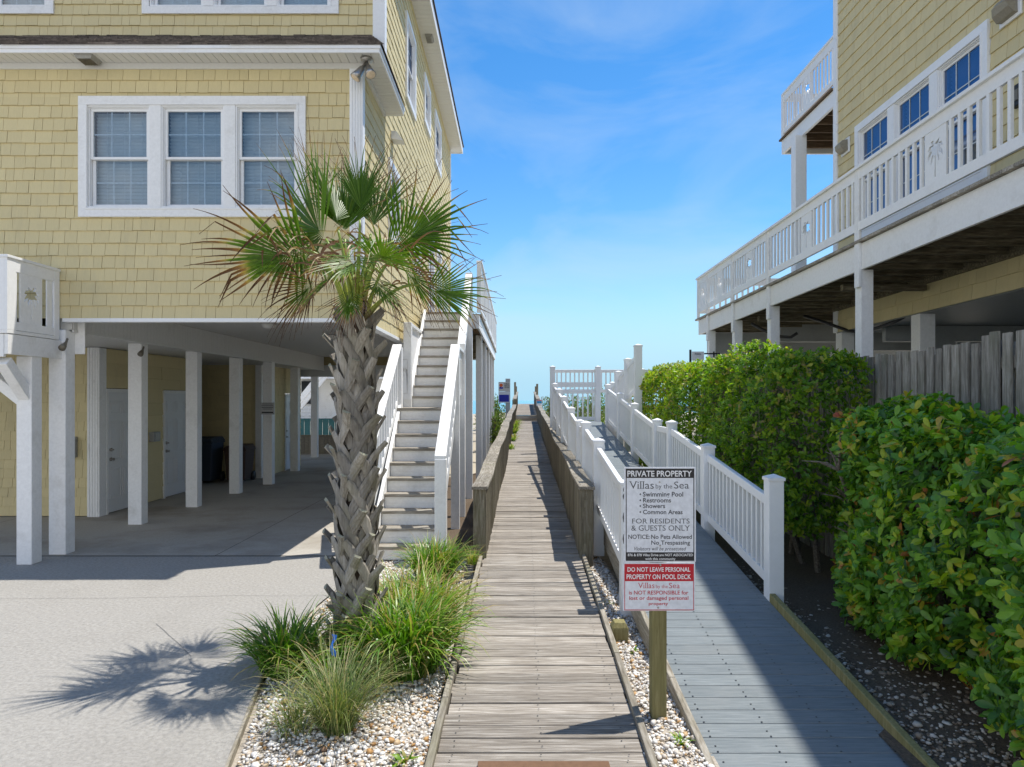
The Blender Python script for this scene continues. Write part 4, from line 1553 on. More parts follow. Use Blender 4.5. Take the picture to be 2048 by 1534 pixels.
in_strip = lambda x, y: x > .70 + .018 * (y - 3) and x < 1.055
pebbles('pebbles', in_strip, lambda x, y: -.035 + .008 * (y - 2), .68, 1.08, 2.8, 9.2, 8500, .0108, PEBW, 4, 'white pebbles in the narrow strip between boardwalk and grey ramp')
in_mul = lambda x, y: x > 2.24 and rnd.random() < (1 if x < 2.75 else .5)
pebbles('pebbles', in_mul, lambda x, y: -.034 + .0166 * (y - 1.5) + (x - 2.1) * .026, 2.22, 3.4, 2.6, 8.0, 9000, .0115, PEBD, 5, 'brown and grey pebbles scattered on the dark mulch beside the ramp')

# ------------------------------------------------------------------ boardwalk
BWL, BWR = -.468, .643
LIFT = .0
bw = MB()
Y = 1.2
r = random.Random(5)
while Y < 34.6:
    w = .138 + r.uniform(-.004, .004)
    xl, xr = BWL + bw_x(Y) + r.uniform(-.02, .012), BWR + bw_x(Y) + r.uniform(-.012, .02)
    z = bw_z(Y) + r.uniform(-.005, .004)
    dz = r.uniform(-.006, .006); dy = r.uniform(-.006, .006)
    zz = lambda yy: bw_z(yy) - bw_z(Y)
    bw.hexa([(xl, Y, z - .038), (xr, Y + dy, z - .038 + dz), (xr, Y + w + dy, z - .038 + dz + zz(Y + w)), (xl, Y + w, z - .038 + zz(Y + w))],
            [(xl, Y, z), (xr, Y + dy, z + dz), (xr, Y + w + dy, z + dz + zz(Y + w)), (xl, Y + w, z + zz(Y + w))])
    Y += w + r.uniform(.004, .010)
EY = Y
tag(bw.build('boardwalk', WALKWOOD, bevel=.005), kind='structure')
nl = MB()
Y = 1.27
while Y < 14:
    for xx in (BWL + .08, .09, BWR - .09):
        for k in (-.03, .03):
            x = xx + bw_x(Y) + r.uniform(-.012, .012)
            z = bw_z(Y) + .0065
            nl.face([(x - .004, Y + k - .004, z), (x + .004, Y + k - .004, z), (x + .004, Y + k + .004, z), (x - .004, Y + k + .004, z)])
    Y += .1455
tag(nl.build('boardwalk_nail_heads', BLACK), kind='structure')
ub_ = MB()
for x in (BWL + .05, (BWL + BWR) / 2, BWR - .09):
    ub_.hexa([(x + bw_x(1), 1, bw_z(1) - .2), (x + .05 + bw_x(1), 1, bw_z(1) - .2), (x + .05 + bw_x(EY), EY, bw_z(EY) - .2), (x + bw_x(EY), EY, bw_z(EY) - .2)],
             [(x + bw_x(1), 1, bw_z(1) - .046), (x + .05 + bw_x(1), 1, bw_z(1) - .046), (x + .05 + bw_x(EY), EY, bw_z(EY) - .046), (x + bw_x(EY), EY, bw_z(EY) - .046)])
tag(ub_.build('boardwalk_joists', EDGEWOOD), kind='structure')
# two steps, then the upper walk over the dune
ux0, ux1 = BWL + bw_x(EY) + .03, BWR + bw_x(EY) - .02
upw = MB()
za = bw_z(EY)
upw.box(ux0, ux1, EY + .0, EY + .04, za - .1, za + .11); upw.box(ux0, ux1, EY - .02, EY + .30, za + .11, za + .145)
upw.box(ux0, ux1, EY + .30, EY + .34, za + .145, za + .25)
Y = EY + .29
while Y < 47:
    z = za + .285 + (Y - EY) * .040
    dx = .018 * (Y - EY)
    upw.hexa([(ux0 + dx, Y, z - .038), (ux1 + dx, Y, z - .038), (ux1 + dx, Y + .138, z - .032), (ux0 + dx, Y + .138, z - .032)],
             [(ux0 + dx, Y, z), (ux1 + dx, Y, z), (ux1 + dx, Y + .138, z + .005), (ux0 + dx, Y + .138, z + .005)])
    Y += .146
tag(upw.build('upper_boardwalk', WALKWOOD), kind='structure')


def edging(pts, w, h, label, mat=EDGEWOOD):
    """a run of boards laid on edge along pts (x, y, ztop)"""
    b = MB()
    for p, q in zip(pts[:-1], pts[1:]):
        d = Vector((q[0] - p[0], q[1] - p[1], q[2] - p[2])) * .0015
        b.vbeam((p[0] + d.x, p[1] + d.y, p[2] - h / 2), (q[0] - d.x, q[1] - d.y, q[2] - h / 2), w, h)
    return tag(b.build('edging_board', mat, bevel=.006), label, 'edging board', 'timber edging boards')


edging([(BWL - .03 + bw_x(y), y, bw_z(y) + .035) for y in (1.2, 4.4, 6.5, 8.0)], .042, .16, 'weathered edging board between the palm bed and the boardwalk')
edging([(BWR + .03 + bw_x(y), y, bw_z(y) + .04) for y in (1.2, 5.1, 8.1)], .042, .16, 'weathered edging board between the boardwalk and the pebble strip')
edging([(BEDL(y), y, .02) for y in (1.8, 3.4, 5.4)], .02, .09, 'thin dark edging strip between the driveway and the palm bed')

# ------------------------------------------------------------------ boardwalk rails
def walk_rail(side, y0, y1, label, seed):
    r = random.Random(seed)
    sgn = -1 if side < 0 else 1
    xin = (BWL + .02) if side < 0 else (BWR - .0)
    t = thing('boardwalk_railing', label, 'railing', (xin + bw_x(y0), y0, 0), 'weathered boardwalk railings')
    ys = [y0]
    while ys[-1] < y1 - 2.4:
        ys.append(ys[-1] + r.uniform(2.2, 2.7))
    ys[-1] = y1
    offs = [(r.uniform(-.022, .022), r.uniform(-.022, .022)) for _ in ys]
    offs[0] = (0, 0)
    H = .80
    for (a, b, oa, ob) in zip(ys[:-1], ys[1:], offs[:-1], offs[1:]):
        c = MB()
        xa, xb = xin + bw_x(a) + sgn * .062 + oa[0], xin + bw_x(b) + sgn * .062 + ob[0]
        za, zb = bw_z(a) + H + oa[1], bw_z(b) + H + ob[1]
        m = (a + b) / 2
        xm, zm = (xa + xb) / 2 + r.uniform(-.012, .012), (za + zb) / 2 - r.uniform(0, .02)
        c.vbeam((xa, a - (.03 if a == y0 else 0), za), (xm, m, zm), .185, .042)
        c.vbeam((xm, m, zm), (xb, b - .006, zb), .185, .042)
        c.build('rail_cap', CAPWOOD, t, bevel=.008)
        k = MB()
        y = a + (.10 if a == y0 else .01)
        while y < b - .05:
            f = (y - a) / (b - a)
            x = xin + bw_x(y) + oa[0] * (1 - f) + ob[0] * f
            zt = za + (zb - za) * f - .02
            w = r.uniform(.088, .097)
            lo = bw_z(y) + r.uniform(-.02, .02) - .03
            j = r.uniform(-.004, .004)
            k.box(x - .011 + j, x + .011 + j, y, y + w, lo, zt)
            y += w + r.uniform(.008, .020)
        for hz in (.62, .12):
            k.vbeam((xin + bw_x(a) + sgn * .032 + oa[0], a, bw_z(a) + hz), (xin + bw_x(b) + sgn * .032 + ob[0], b, bw_z(b) + hz), .038, .088)
        k.build('picket_panel', RAILWOOD, t)
        p = MB()
        x = xin + bw_x(a) + sgn * .062 + oa[0]
        w = .075 if a == y0 else .05
        p.box(x - w, x + w, a, a + .09, -.15, za - .022)
        p.build('post', RAILWOOD, t, bevel=.006)
    return t


walk_rail(-1, 7.95, 34.4, 'weathered wooden railing on the stair side of the boardwalk', 3)
walk_rail(1, 7.95, 34.4, 'weathered wooden railing on the ramp side of the boardwalk', 9)
for side, lab in ((-1, 'grey wooden railing of the upper walk beside the beach access sign'), (1, 'grey wooden railing of the upper walk beside the small blue sign')):
    x0 = (ux0 - .06) if side < 0 else (ux1 + .06)
    t = thing('boardwalk_railing', lab, 'railing', (x0, EY + .3, za), 'railings of the upper walk')
    zs = lambda y: za + .285 + (y - EY) * .040
    c = MB(); ya, yb = EY + .25, 46.0
    c.vbeam((x0, ya, zs(ya) + .78), (x0 + .018 * (yb - ya), yb, zs(yb) + .82), .19, .045); c.build('rail_cap', CAPWOOD, t)
    k = MB()
    y = ya
    while y < yb:
        x = x0 + .018 * (y - ya) - side * .05
        k.box(x - .011, x + .011, y, y + .10, zs(y) - .05, zs(y) + .76); y += .125
    k.build('picket_panel', RAILWOOD, t)
    for i, (y, hh) in enumerate(((EY + .2, .75), (40.5, 1.55 if side < 0 else 1.45), (45.6, 1.2))):
        p = MB(); x = x0 + .018 * (y - ya) + side * .05
        p.box(x - .06, x + .06, y, y + .1, zs(y) - .5, zs(y) + hh); p.build('post', RAILWOOD, t)

# ------------------------------------------------------------------ grey ramp with white vinyl rails
RL_, RR_ = 1.075, 2.165
def rz(Y):
    if Y < 9.7: return -.48 + .12 * Y
    if Y < 10.75: return .684
    if Y < 16.6: return .684 + .12 * (Y - 10.75)
    return 1.386
rp_ = MB()
Y = 1.6
while Y < 18.0:
    z = rz(Y) if Y > 3.2 else -.096 + (Y - 3.2) * .05
    z2 = rz(Y + .135) if Y > 3.2 else z + .006
    rp_.hexa([(RL_, Y, z - .03), (RR_, Y, z - .03), (RR_, Y + .135, z2 - .03), (RL_, Y + .135, z2 - .03)], [(RL_, Y, z), (RR_, Y, z), (RR_, Y + .135, z2), (RL_, Y + .135, z2)])
    Y += .1405
tag(rp_.build('ramp', COMPOSITE, bevel=.004), kind='structure')
sc_ = MB()
Y = 2.05
while Y < 9.5:
    for xx in (RL_ + .06, RL_ + .40, RL_ + .74, RR_ - .06):
        for k in (-.022, .028):
            x = xx + r.uniform(-.006, .006); yy = Y + k; z = (rz(yy) if yy > 3.2 else -.096 + (yy - 3.2) * .05) + .003
            sc_.face([(x - .005, yy - .005, z), (x + .005, yy - .005, z), (x + .005, yy + .005, z), (x - .005, yy + .005, z)])
    Y += .1405
tag(sc_.build('ramp_screw_heads', BLACK), kind='structure')
sk = MB()
for Ya, Yb in ((3.2, 9.7), (9.7, 10.75), (10.75, 16.6), (16.6, 18.0)):
    for x in (RL_ + .01, RR_ - .04):
        sk.hexa([(x, Ya, rz(Ya) - .30), (x + .035, Ya, rz(Ya) - .30), (x + .035, Yb, rz(Yb) - .30), (x, Yb, rz(Yb) - .30)],
                [(x, Ya, rz(Ya) - .034), (x + .035, Ya, rz(Ya) - .034), (x + .035, Yb, rz(Yb) - .034), (x, Yb, rz(Yb) - .034)])
tag(sk.build('ramp_skirt', EDGEWOOD), kind='structure')
edging([(RL_ - .022, y, z) for y, z in ((1.6, -.14), (3.2, -.06), (4.6, .10), (6.2, .29))], .042, .20, 'timber edging board on the pebble side of the grey ramp')
edging([(RR_ + .026, y, z) for y, z in ((1.6, -.14), (3.2, -.03), (4.6, .14), (5.95, .30))], .05, .22, 'timber edging board on the hedge side of the grey ramp', POSTWOOD)


def vinyl_post(t, x, y, z0, z1, w=.127):
    p = MB()
    p.box(x - w / 2, x + w / 2, y - w / 2, y + w / 2, z0, z1 - .045)
    po = p.build('post', VINYL, t, bevel=.004)
    c = MB()
    e = w / 2 + .009
    c.box(x - e, x + e, y - e, y + e, z1 - .055, z1 - .03)
    bb = len(c.v)
    for q in ((x - e, y - e), (x + e, y - e), (x + e, y + e), (x - e, y + e)):
        c.pt((q[0], q[1], z1 - .0295))
    c.pt((x, y, z1))
    c.f += [(bb, bb + 1, bb + 4), (bb + 1, bb + 2, bb + 4), (bb + 2, bb + 3, bb + 4), (bb + 3, bb, bb + 4)]
    c.build('post_cap', VINYL, po)


def vinyl_section(t, p, q, drop=.10, low=.13, top=None, H=.90, gap=.118):
    """rail section between two post centres p, q = (x, y, floor z)"""
    p, q = Vector(p), Vector(q)
    d = (q - p); L_ = math.hypot(d.x, d.y)
    u = Vector((d.x / L_, d.y / L_, d.z / L_))
    a, b = p + u * .065, q - u * .065
    zt = (top or H) - drop
    s = MB()
    s.vbeam((a.x, a.y, a.z + zt), (b.x, b.y, b.z + zt), .052, .085)
    s.build('top_rail', VINYL, t, bevel=.008)
    s = MB()
    s.vbeam((a.x, a.y, a.z + low), (b.x, b.y, b.z + low), .045, .085)
    n = max(1, int((L_ - .13) / gap))
    for k in range(n):
        f = (k + .5) / n
        c = a + (b - a) * f
        s.box(c.x - .018, c.x + .018, c.y - .018, c.y + .018, c.z + low, c.z + zt)
    s.build('baluster_panel', VINYL, t)


rr_t = thing('ramp_railing', 'white vinyl railing on the hedge side of the grey ramp', 'railing', (2.2, 5.95, 0), 'white vinyl ramp railings')
rp_pts = [(2.225, 5.95), (2.225, 7.95), (2.225, 9.75), (2.225, 10.72), (2.225, 12.7), (2.225, 14.4), (2.225, 16.2)]
for i, (x, y) in enumerate(rp_pts):
    vinyl_post(rr_t, x, y, rz(y) - .30 if i else -.05, rz(y) + (.96 if i else 1.06))
    if i:
        px_, py_ = rp_pts[i - 1]
        vinyl_section(rr_t, (px_, py_, rz(py_)), (x, y, rz(y)))
rl_t = thing('ramp_railing', 'white vinyl railing on the boardwalk side of the grey ramp', 'railing', (1.03, 6.25, 0), 'white vinyl ramp railings')
lp_pts = [(1.03, 6.25), (1.03, 8.35), (1.03, 9.75), (1.03, 10.6), (1.03, 12.2), (1.03, 13.9), (1.03, 15.3), (1.03, 16.8)]
for i, (x, y) in enumerate(lp_pts):
    vinyl_post(rl_t, x, y, rz(y) - .45 if i else -.10, rz(y) + .95)
    if i:
        px_, py_ = lp_pts[i - 1]
        vinyl_section(rl_t, (px_, py_, rz(py_)), (x, y, rz(y)))
# end of the ramp: landing rail, and the higher rail of the walk behind it
er = thing('landing_railing', 'white railing closing the landing at the top of the grey ramp', 'railing', (1.6, 17.6, rz(17)), 'white railings of the upper landings')
for x in (1.02, 2.16):
    vinyl_post(er, x, 17.6, .8, rz(17) + 1.40)
vinyl_section(er, (1.02, 17.6, rz(17)), (2.16, 17.6, rz(17)), H=.80, drop=.06, low=.07)
e2 = MB(); e2.box(1.08, 2.10, 17.585, 17.615, rz(17) + .86, rz(17) + .98); e2.build('mid_rail', VINYL, er)
ur = thing('landing_railing', 'white railing of the higher walkway above the ramp landing', 'railing', (1.8, 19.4, 2.3), 'white railings of the upper landings')
for x in (1.12, 2.35, 3.6):
    vinyl_post(ur, x, 19.4, .8, 2.80, .13)
for a, b in ((1.12, 2.35), (2.35, 3.6)):
    vinyl_section(ur, (a, 19.4, 1.92), (b, 19.4, 1.92), H=.86, drop=.06, low=.25)
# second flight folding back towards the camera on the hedge side
fr = thing('ramp_railing', 'white vinyl railing of the upper flight folding back behind the hedge', 'railing', (2.6, 17, 1.4), 'white vinyl ramp railings')
f_pts = [(2.50, 17.4, 1.40), (2.46, 16.2, 1.62), (2.44, 14.75, 1.83), (2.42, 13.45, 2.02)]
for i, (x, y, z) in enumerate(f_pts):
    vinyl_post(fr, x, y, z - 1.0, z + .98, .14)
    if i:
        vinyl_section(fr, f_pts[i - 1], (x, y, z), H=.86)
        w = MB(); a, b2 = Vector(f_pts[i - 1]), Vector((x, y, z))
        w.vbeam((a.x + .02, a.y, a.z - .22), (b2.x + .02, b2.y, b2.z - .22), .03, .44); w.build('skirt_board', VINYL, fr)
vf = thing('pool_fence', 'white horizontal railing behind the top of the hedge', 'fence', (3.4, 13.6, 2.0))
for x in (3.2, 4.0, 5.0):
    vinyl_post(vf, x, 13.9, 1.0, 2.62)
b = MB(); b.box(2.45, 5.2, 13.87, 13.93, 2.40, 2.52); b.box(2.45, 5.2, 13.88, 13.92, 1.7, 1.8)
b.build('top_rail', VINYL, vf)

# ------------------------------------------------------------------ weathered picket fence on the right
ft = thing('picket_fence', 'weathered grey picket fence behind the broad leaved hedge', 'fence', (3.6, 6, 0))
k = MB()
y = 3.2
r = random.Random(31)
ftop = lambda y: 2.37 + (.05 if y < 5.3 else 0) - .004 * (y - 5)
while y < 13.2:
    w = .088 + r.uniform(-.006, .006)
    x = 3.58 + r.uniform(-.006, .006)
    t0 = ftop(y) + r.uniform(-.018, .018)
    tl = r.uniform(-.012, .012)
    k.hexa([(x, y, .05), (x + .02, y, .05), (x + .02, y + w, .05), (x, y + w, .05)], [(x, y + tl, t0), (x + .02, y + tl, t0), (x + .02, y + w + tl, t0 - r.uniform(0, .01)), (x, y + w + tl, t0)])
    x2 = 3.66
    k.box(x2, x2 + .02, y + .06, y + .145, .05, t0 - .06)
    y += w + r.uniform(.022, .045)
k.build('picket_panel', FENCEWOOD, ft)
k = MB()
for z in (2.15, 1.2, .35):
    k.box(3.605, 3.65, 3.2, 13.2, z, z + .09)
k.build('rail', FENCEWOOD, ft)
for y in (3.9, 6.3, 8.7, 11.1):
    p = MB(); p.box(3.60, 3.70, y, y + .1, 0, 2.3); p.build('post', FENCEWOOD, ft)

dm = thing('door_mat', 'brown mat lying across the boardwalk at the very front', 'mat', (.16, 3.4, 0))
b = MB()
b.hexa([(-.18, 3.2, bw_z(3.2) + .008), (.51, 3.2, bw_z(3.2) + .008), (.51, 3.685, bw_z(3.685) + .008), (-.18, 3.685, bw_z(3.685) + .008)],
       [(-.18, 3.2, bw_z(3.2) + .022), (.51, 3.2, bw_z(3.2) + .022), (.51, 3.685, bw_z(3.685) + .022), (-.18, 3.685, bw_z(3.685) + .022)])
b.build('mat_body', flat('mat_brown', (.17, .095, .055), .95), dm, bevel=.006)


# ------------------------------------------------------------------ palm
PALM = Vector((-1.16, 5.22, -.03))
def palm_trunk_mat():
    m, nt, p = newmat('palm_boot_bark')
    cs = coords(nt, (22, 22, 2.5), 9.0)
    n1 = N(nt, 'TexNoise', Scale=2.4, Detail=7.0, Roughness=.65)
    nt.links.new(cs.outputs[0], n1.inputs['Vector'])
    n2 = N(nt, 'TexNoise', Scale=5.0, Detail=5.0)
    nt.links.new(coords(nt, (1, 1, 1), 5.0).outputs[0], n2.inputs['Vector'])
    r1 = ramp(nt, [(.25, (.16, .14, .115)), (.5, (.295, .27, .232)), (.75, (.43, .405, .36))])
    nt.links.new(n1.outputs[0], r1.inputs[0])
    g = N(nt, 'NewGeometry')
    mr = N(nt, 'MapRange'); mr.inputs['To Min'].default_value = .62; mr.inputs['To Max'].default_value = 1.22
    nt.links.new(g.outputs['Random Per Island'], mr.inputs[0])
    c = mixc(nt, r1.outputs[0], mr.outputs[0], 1.0, 'MULTIPLY')
    r2 = ramp(nt, [(.5, (0, 0, 0)), (.72, (.55, .55, .55))])
    nt.links.new(n2.outputs[0], r2.inputs[0])
    c = mixc(nt, c, (.17, .16, .10), r2.outputs[0])
    nt.links.new(c, p.inputs['Base Color'])
    p.inputs['Roughness'].default_value = .85
    p.inputs['Specular IOR Level'].default_value = .2
    nt.links.new(bump(nt, n1.outputs[0], .6, .006), p.inputs['Normal'])
    return m
BOOT = palm_trunk_mat()
CORE = flat('palm_core_fibre', (.045, .033, .023), .95)
CUT = flat('boot_cut_end', (.34, .33, .24), .8)

pt_ = thing('palm_tree', 'short cabbage palm with criss cross leaf bases and wind burnt fan fronds', 'palm tree', tuple(PALM))
b = MB()
b.tube([PALM + Vector((0, 0, z)) for z in (-.1, .3, 1.0, 1.8, 2.4, 2.72)], [.106, .102, .098, .092, .088, .075], 18)
trunk = b.build('trunk', CORE, pt_, smooth=True)
bo = MB()
ends = []
r = random.Random(12)
def cyl(th, rad, z):
    return PALM + Vector((rad * math.cos(th), rad * math.sin(th), z))
NCOL, NROW = 6, 13                           # staggered rows of leaf bases, woven across each other
for k in range(NCOL * NROW):
    row, colm = divmod(k, NCOL)
    f = row / (NROW - 1)
    th = (colm + .5 * (row % 2)) * 2 * math.pi / NCOL + row * .06 + r.uniform(-.12, .12)
    z = -.22 + 2.46 * f + r.uniform(-.04, .04)
    sh_ = 1.0 - .16 * f                       # the trunk narrows a little upwards
    big = 1.0 + .12 * math.sin(k * 1.7)
    out = r.uniform(.215, .285) * sh_
    hgt = r.uniform(.345, .42)
    skew = r.uniform(-.12, .12)
    over = r.choice((0, 1))                   # which leg lies on top where neighbours cross
    for s in (-1, 1):
        lift = .016 if (s > 0) == bool(over) else 0
        st_ = [(th + s * 1.48, .108 * sh_, z - .03, .032), (th + s * 1.06 + skew * .2, (.126 + lift) * sh_, z + hgt * .25, .036), (th + s * .62 + skew * .5, (.146 + lift) * sh_, z + hgt * .54, .038),
               (th + s * .21 + skew * .9, .176 * sh_, z + hgt * .80, .037), (th + s * .015 + skew, out, z + hgt * 1.04, .032)]
        if s == 1:
            st_ = st_[:4] + [(th + s * .03 + skew, .19 * sh_, z + hgt * .92, .028)]
        ring = []
        pc = [cyl(a, rad, zz) for a, rad, zz, w in st_]
        for i, (a, rad, zz, w) in enumerate(st_):
            d = (pc[min(i + 1, len(pc) - 1)] - pc[max(i - 1, 0)]).normalized()
            ro = Vector((math.cos(a), math.sin(a), .15)).normalized()
            sd_ = d.cross(ro).normalized()
            no = sd_.cross(d).normalized()
            if no.dot(ro) < 0: no = -no
            w *= big
            tk = .008 if i < 4 else .009
            c = pc[i]
            ring.append([c - sd_ * w - no * tk * 1.2, c - sd_ * w * .6 + no * tk * .7, c + no * tk * 1.1, c + sd_ * w * .6 + no * tk * .7, c + sd_ * w - no * tk * 1.2, c - no * tk * 1.3])
        b0 = len(bo.v)
        for rg in ring:
            for q in rg: bo.pt(q)
        for i in range(len(ring) - 1):
            for j in range(6):
                j2 = (j + 1) % 6
                bo.f.append((b0 + i * 6 + j, b0 + i * 6 + j2, b0 + (i + 1) * 6 + j2, b0 + (i + 1) * 6 + j))
        bo.f.append(tuple(b0 + j for j in range(6)))
        if s == -1:
            ends.append(len(bo.f))
            bo.f.append(tuple(b0 + (len(ring) - 1) * 6 + j for j in range(6)))
        else:
            bo.f.append(tuple(b0 + (len(ring) - 1) * 6 + j for j in range(6)))
lb_ = bo.build('leaf_base', BOOT, trunk)
lb_.data.materials.append(CUT)
for i in ends:
    lb_.data.polygons[i].material_index = 1

FROND = leaf_mat('palm_frond', [(0, (.032, .078, .008)), (.28, (.068, .145, .013)), (.48, (.12, .185, .022)), (.62, (.33, .25, .10)), (.76, (.25, .13, .06)), (1, (.10, .048, .028))], rough=.42, trans=.25, spec=.3)
STALK = leaf_mat('palm_stalk', [(0, (.16, .26, .035)), (.6, (.36, .40, .06)), (1, (.27, .21, .11))], rough=.4, trans=.05)


def frond(hx, hy, dY, az, el, R0, spread, roll, brown, seed, cup=.22, nseg=30, tone=0.0):
    """fan frond with its hub at photo-plan point (hx, hy), dY metres behind the trunk; az/el = heading of the fan"""
    r = random.Random(seed)
    az, el = R(az), R(el)
    q = at(hx, hy, PALM.y + dY)
    hub = Vector(q)
    fo = Vector((math.cos(az) * math.cos(el), math.sin(az) * math.cos(el), math.sin(el)))
    base = PALM + Vector(((hub.x - PALM.x) * .10, dY * .15, 2.45 + r.uniform(0, .12)))
    m1 = base + Vector(((hub.x - base.x) * .3, (hub.y - base.y) * .3, max(.10, (hub.z - base.z) * .6)))
    m2 = hub - fo * .16
    pts = []
    for i in range(9):
        t = i / 8
        pts.append(base * (1 - t) ** 3 + m1 * 3 * t * (1 - t) ** 2 + m2 * 3 * t * t * (1 - t) + hub * t ** 3)
    s = MB()
    s.tube(pts, [.034, .026, .019, .015, .013, .012, .011, .010, .009], 6, a=[1, .9, .6, .4, .3, .25, .2, .2, .2])
    rt = fo.cross(Vector((0, 0, 1)))
    if rt.length < .05: rt = Vector((1, 0, 0))
    rt.normalize()
    up = rt.cross(fo).normalized()
    ro = Matrix.Rotation(R(roll), 3, fo)
    rt, up = ro @ rt, ro @ up
    m = MB()
    for i in range(nseg):
        u = -1 + 2 * (i + .5) / nseg
        ph = R(spread) * u
        back = math.cos(ph)
        org = hub + fo * (.15 * max(0, back)) - Vector((0, 0, .03 * max(0, back)))
        d = (fo * math.cos(ph) + rt * math.sin(ph) + up * (cup * abs(math.sin(ph)) - .10 + r.uniform(-.05, .05))).normalized()
        Ls = R0 * (1 - .20 * abs(u) ** 2.2) * r.uniform(.84, 1.10)
        side = d.cross(up).normalized()
        nn = side.cross(d).normalized()
        split = r.uniform(.36, .50)
        wid = R0 * R(spread) / nseg * split * 1.0
        bend = r.uniform(.0, .55)
        swing = r.uniform(-.16, .16)
        br = brown + r.uniform(-.12, .20)
        snap = r.random() < .16
        sn = r.uniform(.5, .8)
        tn0 = .14 + tone + r.uniform(0, .2)
        stn = []
        q = org.copy()
        n = 9
        for j in range(n + 1):
            t = j / n
            dd = (d - Vector((0, 0, 1)) * (bend * max(0, t - .5) * 2.0 + (1.3 if snap and t > sn else 0)) + side * swing * max(0, t - split) * 3).normalized()
            if j: q = q + dd * Ls / n
            if t < split:
                w = wid * (t + .05) / split
            else:
                w = wid * .82 * (1 - (t - split) / (1 - split)) ** .95
            w = max(w, .0016)
            fold = w * .45
            tint = tn0 + max(0, (t - (.82 - br * .72)) / .30) * .8
            stn.append((q.copy(), w, fold, min(1, max(0, tint)), dd))
        b0 = len(m.v)
        for (q, w, fold, tn, dd) in stn:
            sd_ = dd.cross(nn).normalized()
            m.pt(q - sd_ * w - nn * fold * .5, tn); m.pt(q + nn * fold, min(1, tn + .05)); m.pt(q + sd_ * w - nn * fold * .5, tn)
        for j in range(n):
            a = b0 + j * 3
            m.f += [(a, a + 1, a + 4, a + 3), (a + 1, a + 2, a + 5, a + 4)]
    fr_ = m.build('frond', FROND, pt_, attr='tint')
    s.build('stalk', STALK, fr_, attr='tint', smooth=True)


#      hub x, y, dY    az   el   R  spread roll brown
FR = [(652, 478, -.05, 146, 52, .88, 74, 68, .18, .0), (606, 500, -.15, 188, -6, .70, 92, 48, .62, .0), (690, 478, .15, 100, 80, .70, 52, 0, .36, .02), (742, 468, .20, 60, 74, .70, 52, 10, .42, .0),
      (788, 482, -.05, 8, 26, .64, 84, -62, .34, .02), (714, 512, -.30, -92, -22, .44, 86, 0, .20, .12), (838, 570, -.10, -6, -8, .50, 66, -58, .36, .0), (640, 545, -.12, 205, -48, .46, 62, 45, .85, .0),
      (800, 525, .10, -12, -42, .50, 66, -50, .72, .0), (676, 455, .02, 118, 66, .76, 56, 35, .24, .0), (748, 520, -.22, -55, 6, .50, 80, -25, .26, .08), (700, 500, .42, 90, 28, .62, 88, 0, .5, .0),
      (655, 520, .28, 152, 12, .62, 80, 35, .6, .0), (768, 500, .32, 28, 30, .66, 80, -35, .5, .0), (690, 530, -.25, -125, -35, .40, 70, 20, .55, .05), (760, 545, .0, -40, -55, .40, 60, -30, .9, .0), (720, 440, .05, 90, 86, .62, 40, 15, .3, .0),
      (672, 545, -.28, -140, -40, .36, 72, 10, .5, .04), (742, 545, -.26, -50, -38, .38, 74, -10, .4, .06), (705, 560, -.30, -95, -60, .34, 60, 0, .7, .0)]
for i, (hx, hy, dY, az, el, R0, spd, rl, brn, tn) in enumerate(FR):
    frond(hx, hy, dY, az, el, R0 * .93, spd, rl, brn - .07, 100 + i, tone=tn)

m = MB()
r = random.Random(55)
for i in range(90):
    hx, hy = r.choice(((610, 500), (640, 530), (660, 500), (690, 520), (720, 520), (760, 520), (800, 510), (830, 560), (560, 480), (580, 520), (700, 470)))
    q = Vector(at(hx + r.uniform(-35, 35), hy + r.uniform(-25, 25), PALM.y + r.uniform(-.35, .3)))
    az = r.uniform(0, 6.28)
    d = Vector((math.cos(az) * .8, math.sin(az) * .5, r.uniform(-.3, .8))).normalized()
    ln_, w0 = r.uniform(.14, .42), r.uniform(.004, .010)
    n = 7
    b0 = len(m.v)
    tn = r.uniform(.62, .95)
    for j in range(n + 1):
        t = j / n
        sd_ = d.cross(Vector((.2, -1, .1))).normalized()
        w = w0 * (1 - t ** 1.5) + .0008
        m.pt(q - sd_ * w, tn); m.pt(q + sd_ * w, tn)
        q = q + d * ln_ / n
        d = (d + Vector((r.uniform(-.12, .12), r.uniform(-.12, .12), -.36 * r.uniform(.4, 1.4)))).normalized()
    for j in range(n):
        a = b0 + 2 * j
        m.f.append((a, a + 1, a + 3, a + 2))
m.build('dry_leaf', FROND, pt_, attr='tint')

# ------------------------------------------------------------------ grasses in the bed
LIRI = leaf_mat('liriope_blade', [(0, (.035, .105, .008)), (.45, (.095, .23, .014)), (.75, (.22, .34, .03)), (.9, (.40, .36, .13)), (1, (.33, .24, .10))], rough=.38, trans=.28)
WISP = leaf_mat('fine_grass_blade', [(0, (.07, .115, .03)), (.5, (.15, .21, .06)), (.8, (.27, .29, .11)), (1, (.40, .33, .17))], rough=.5, trans=.25)


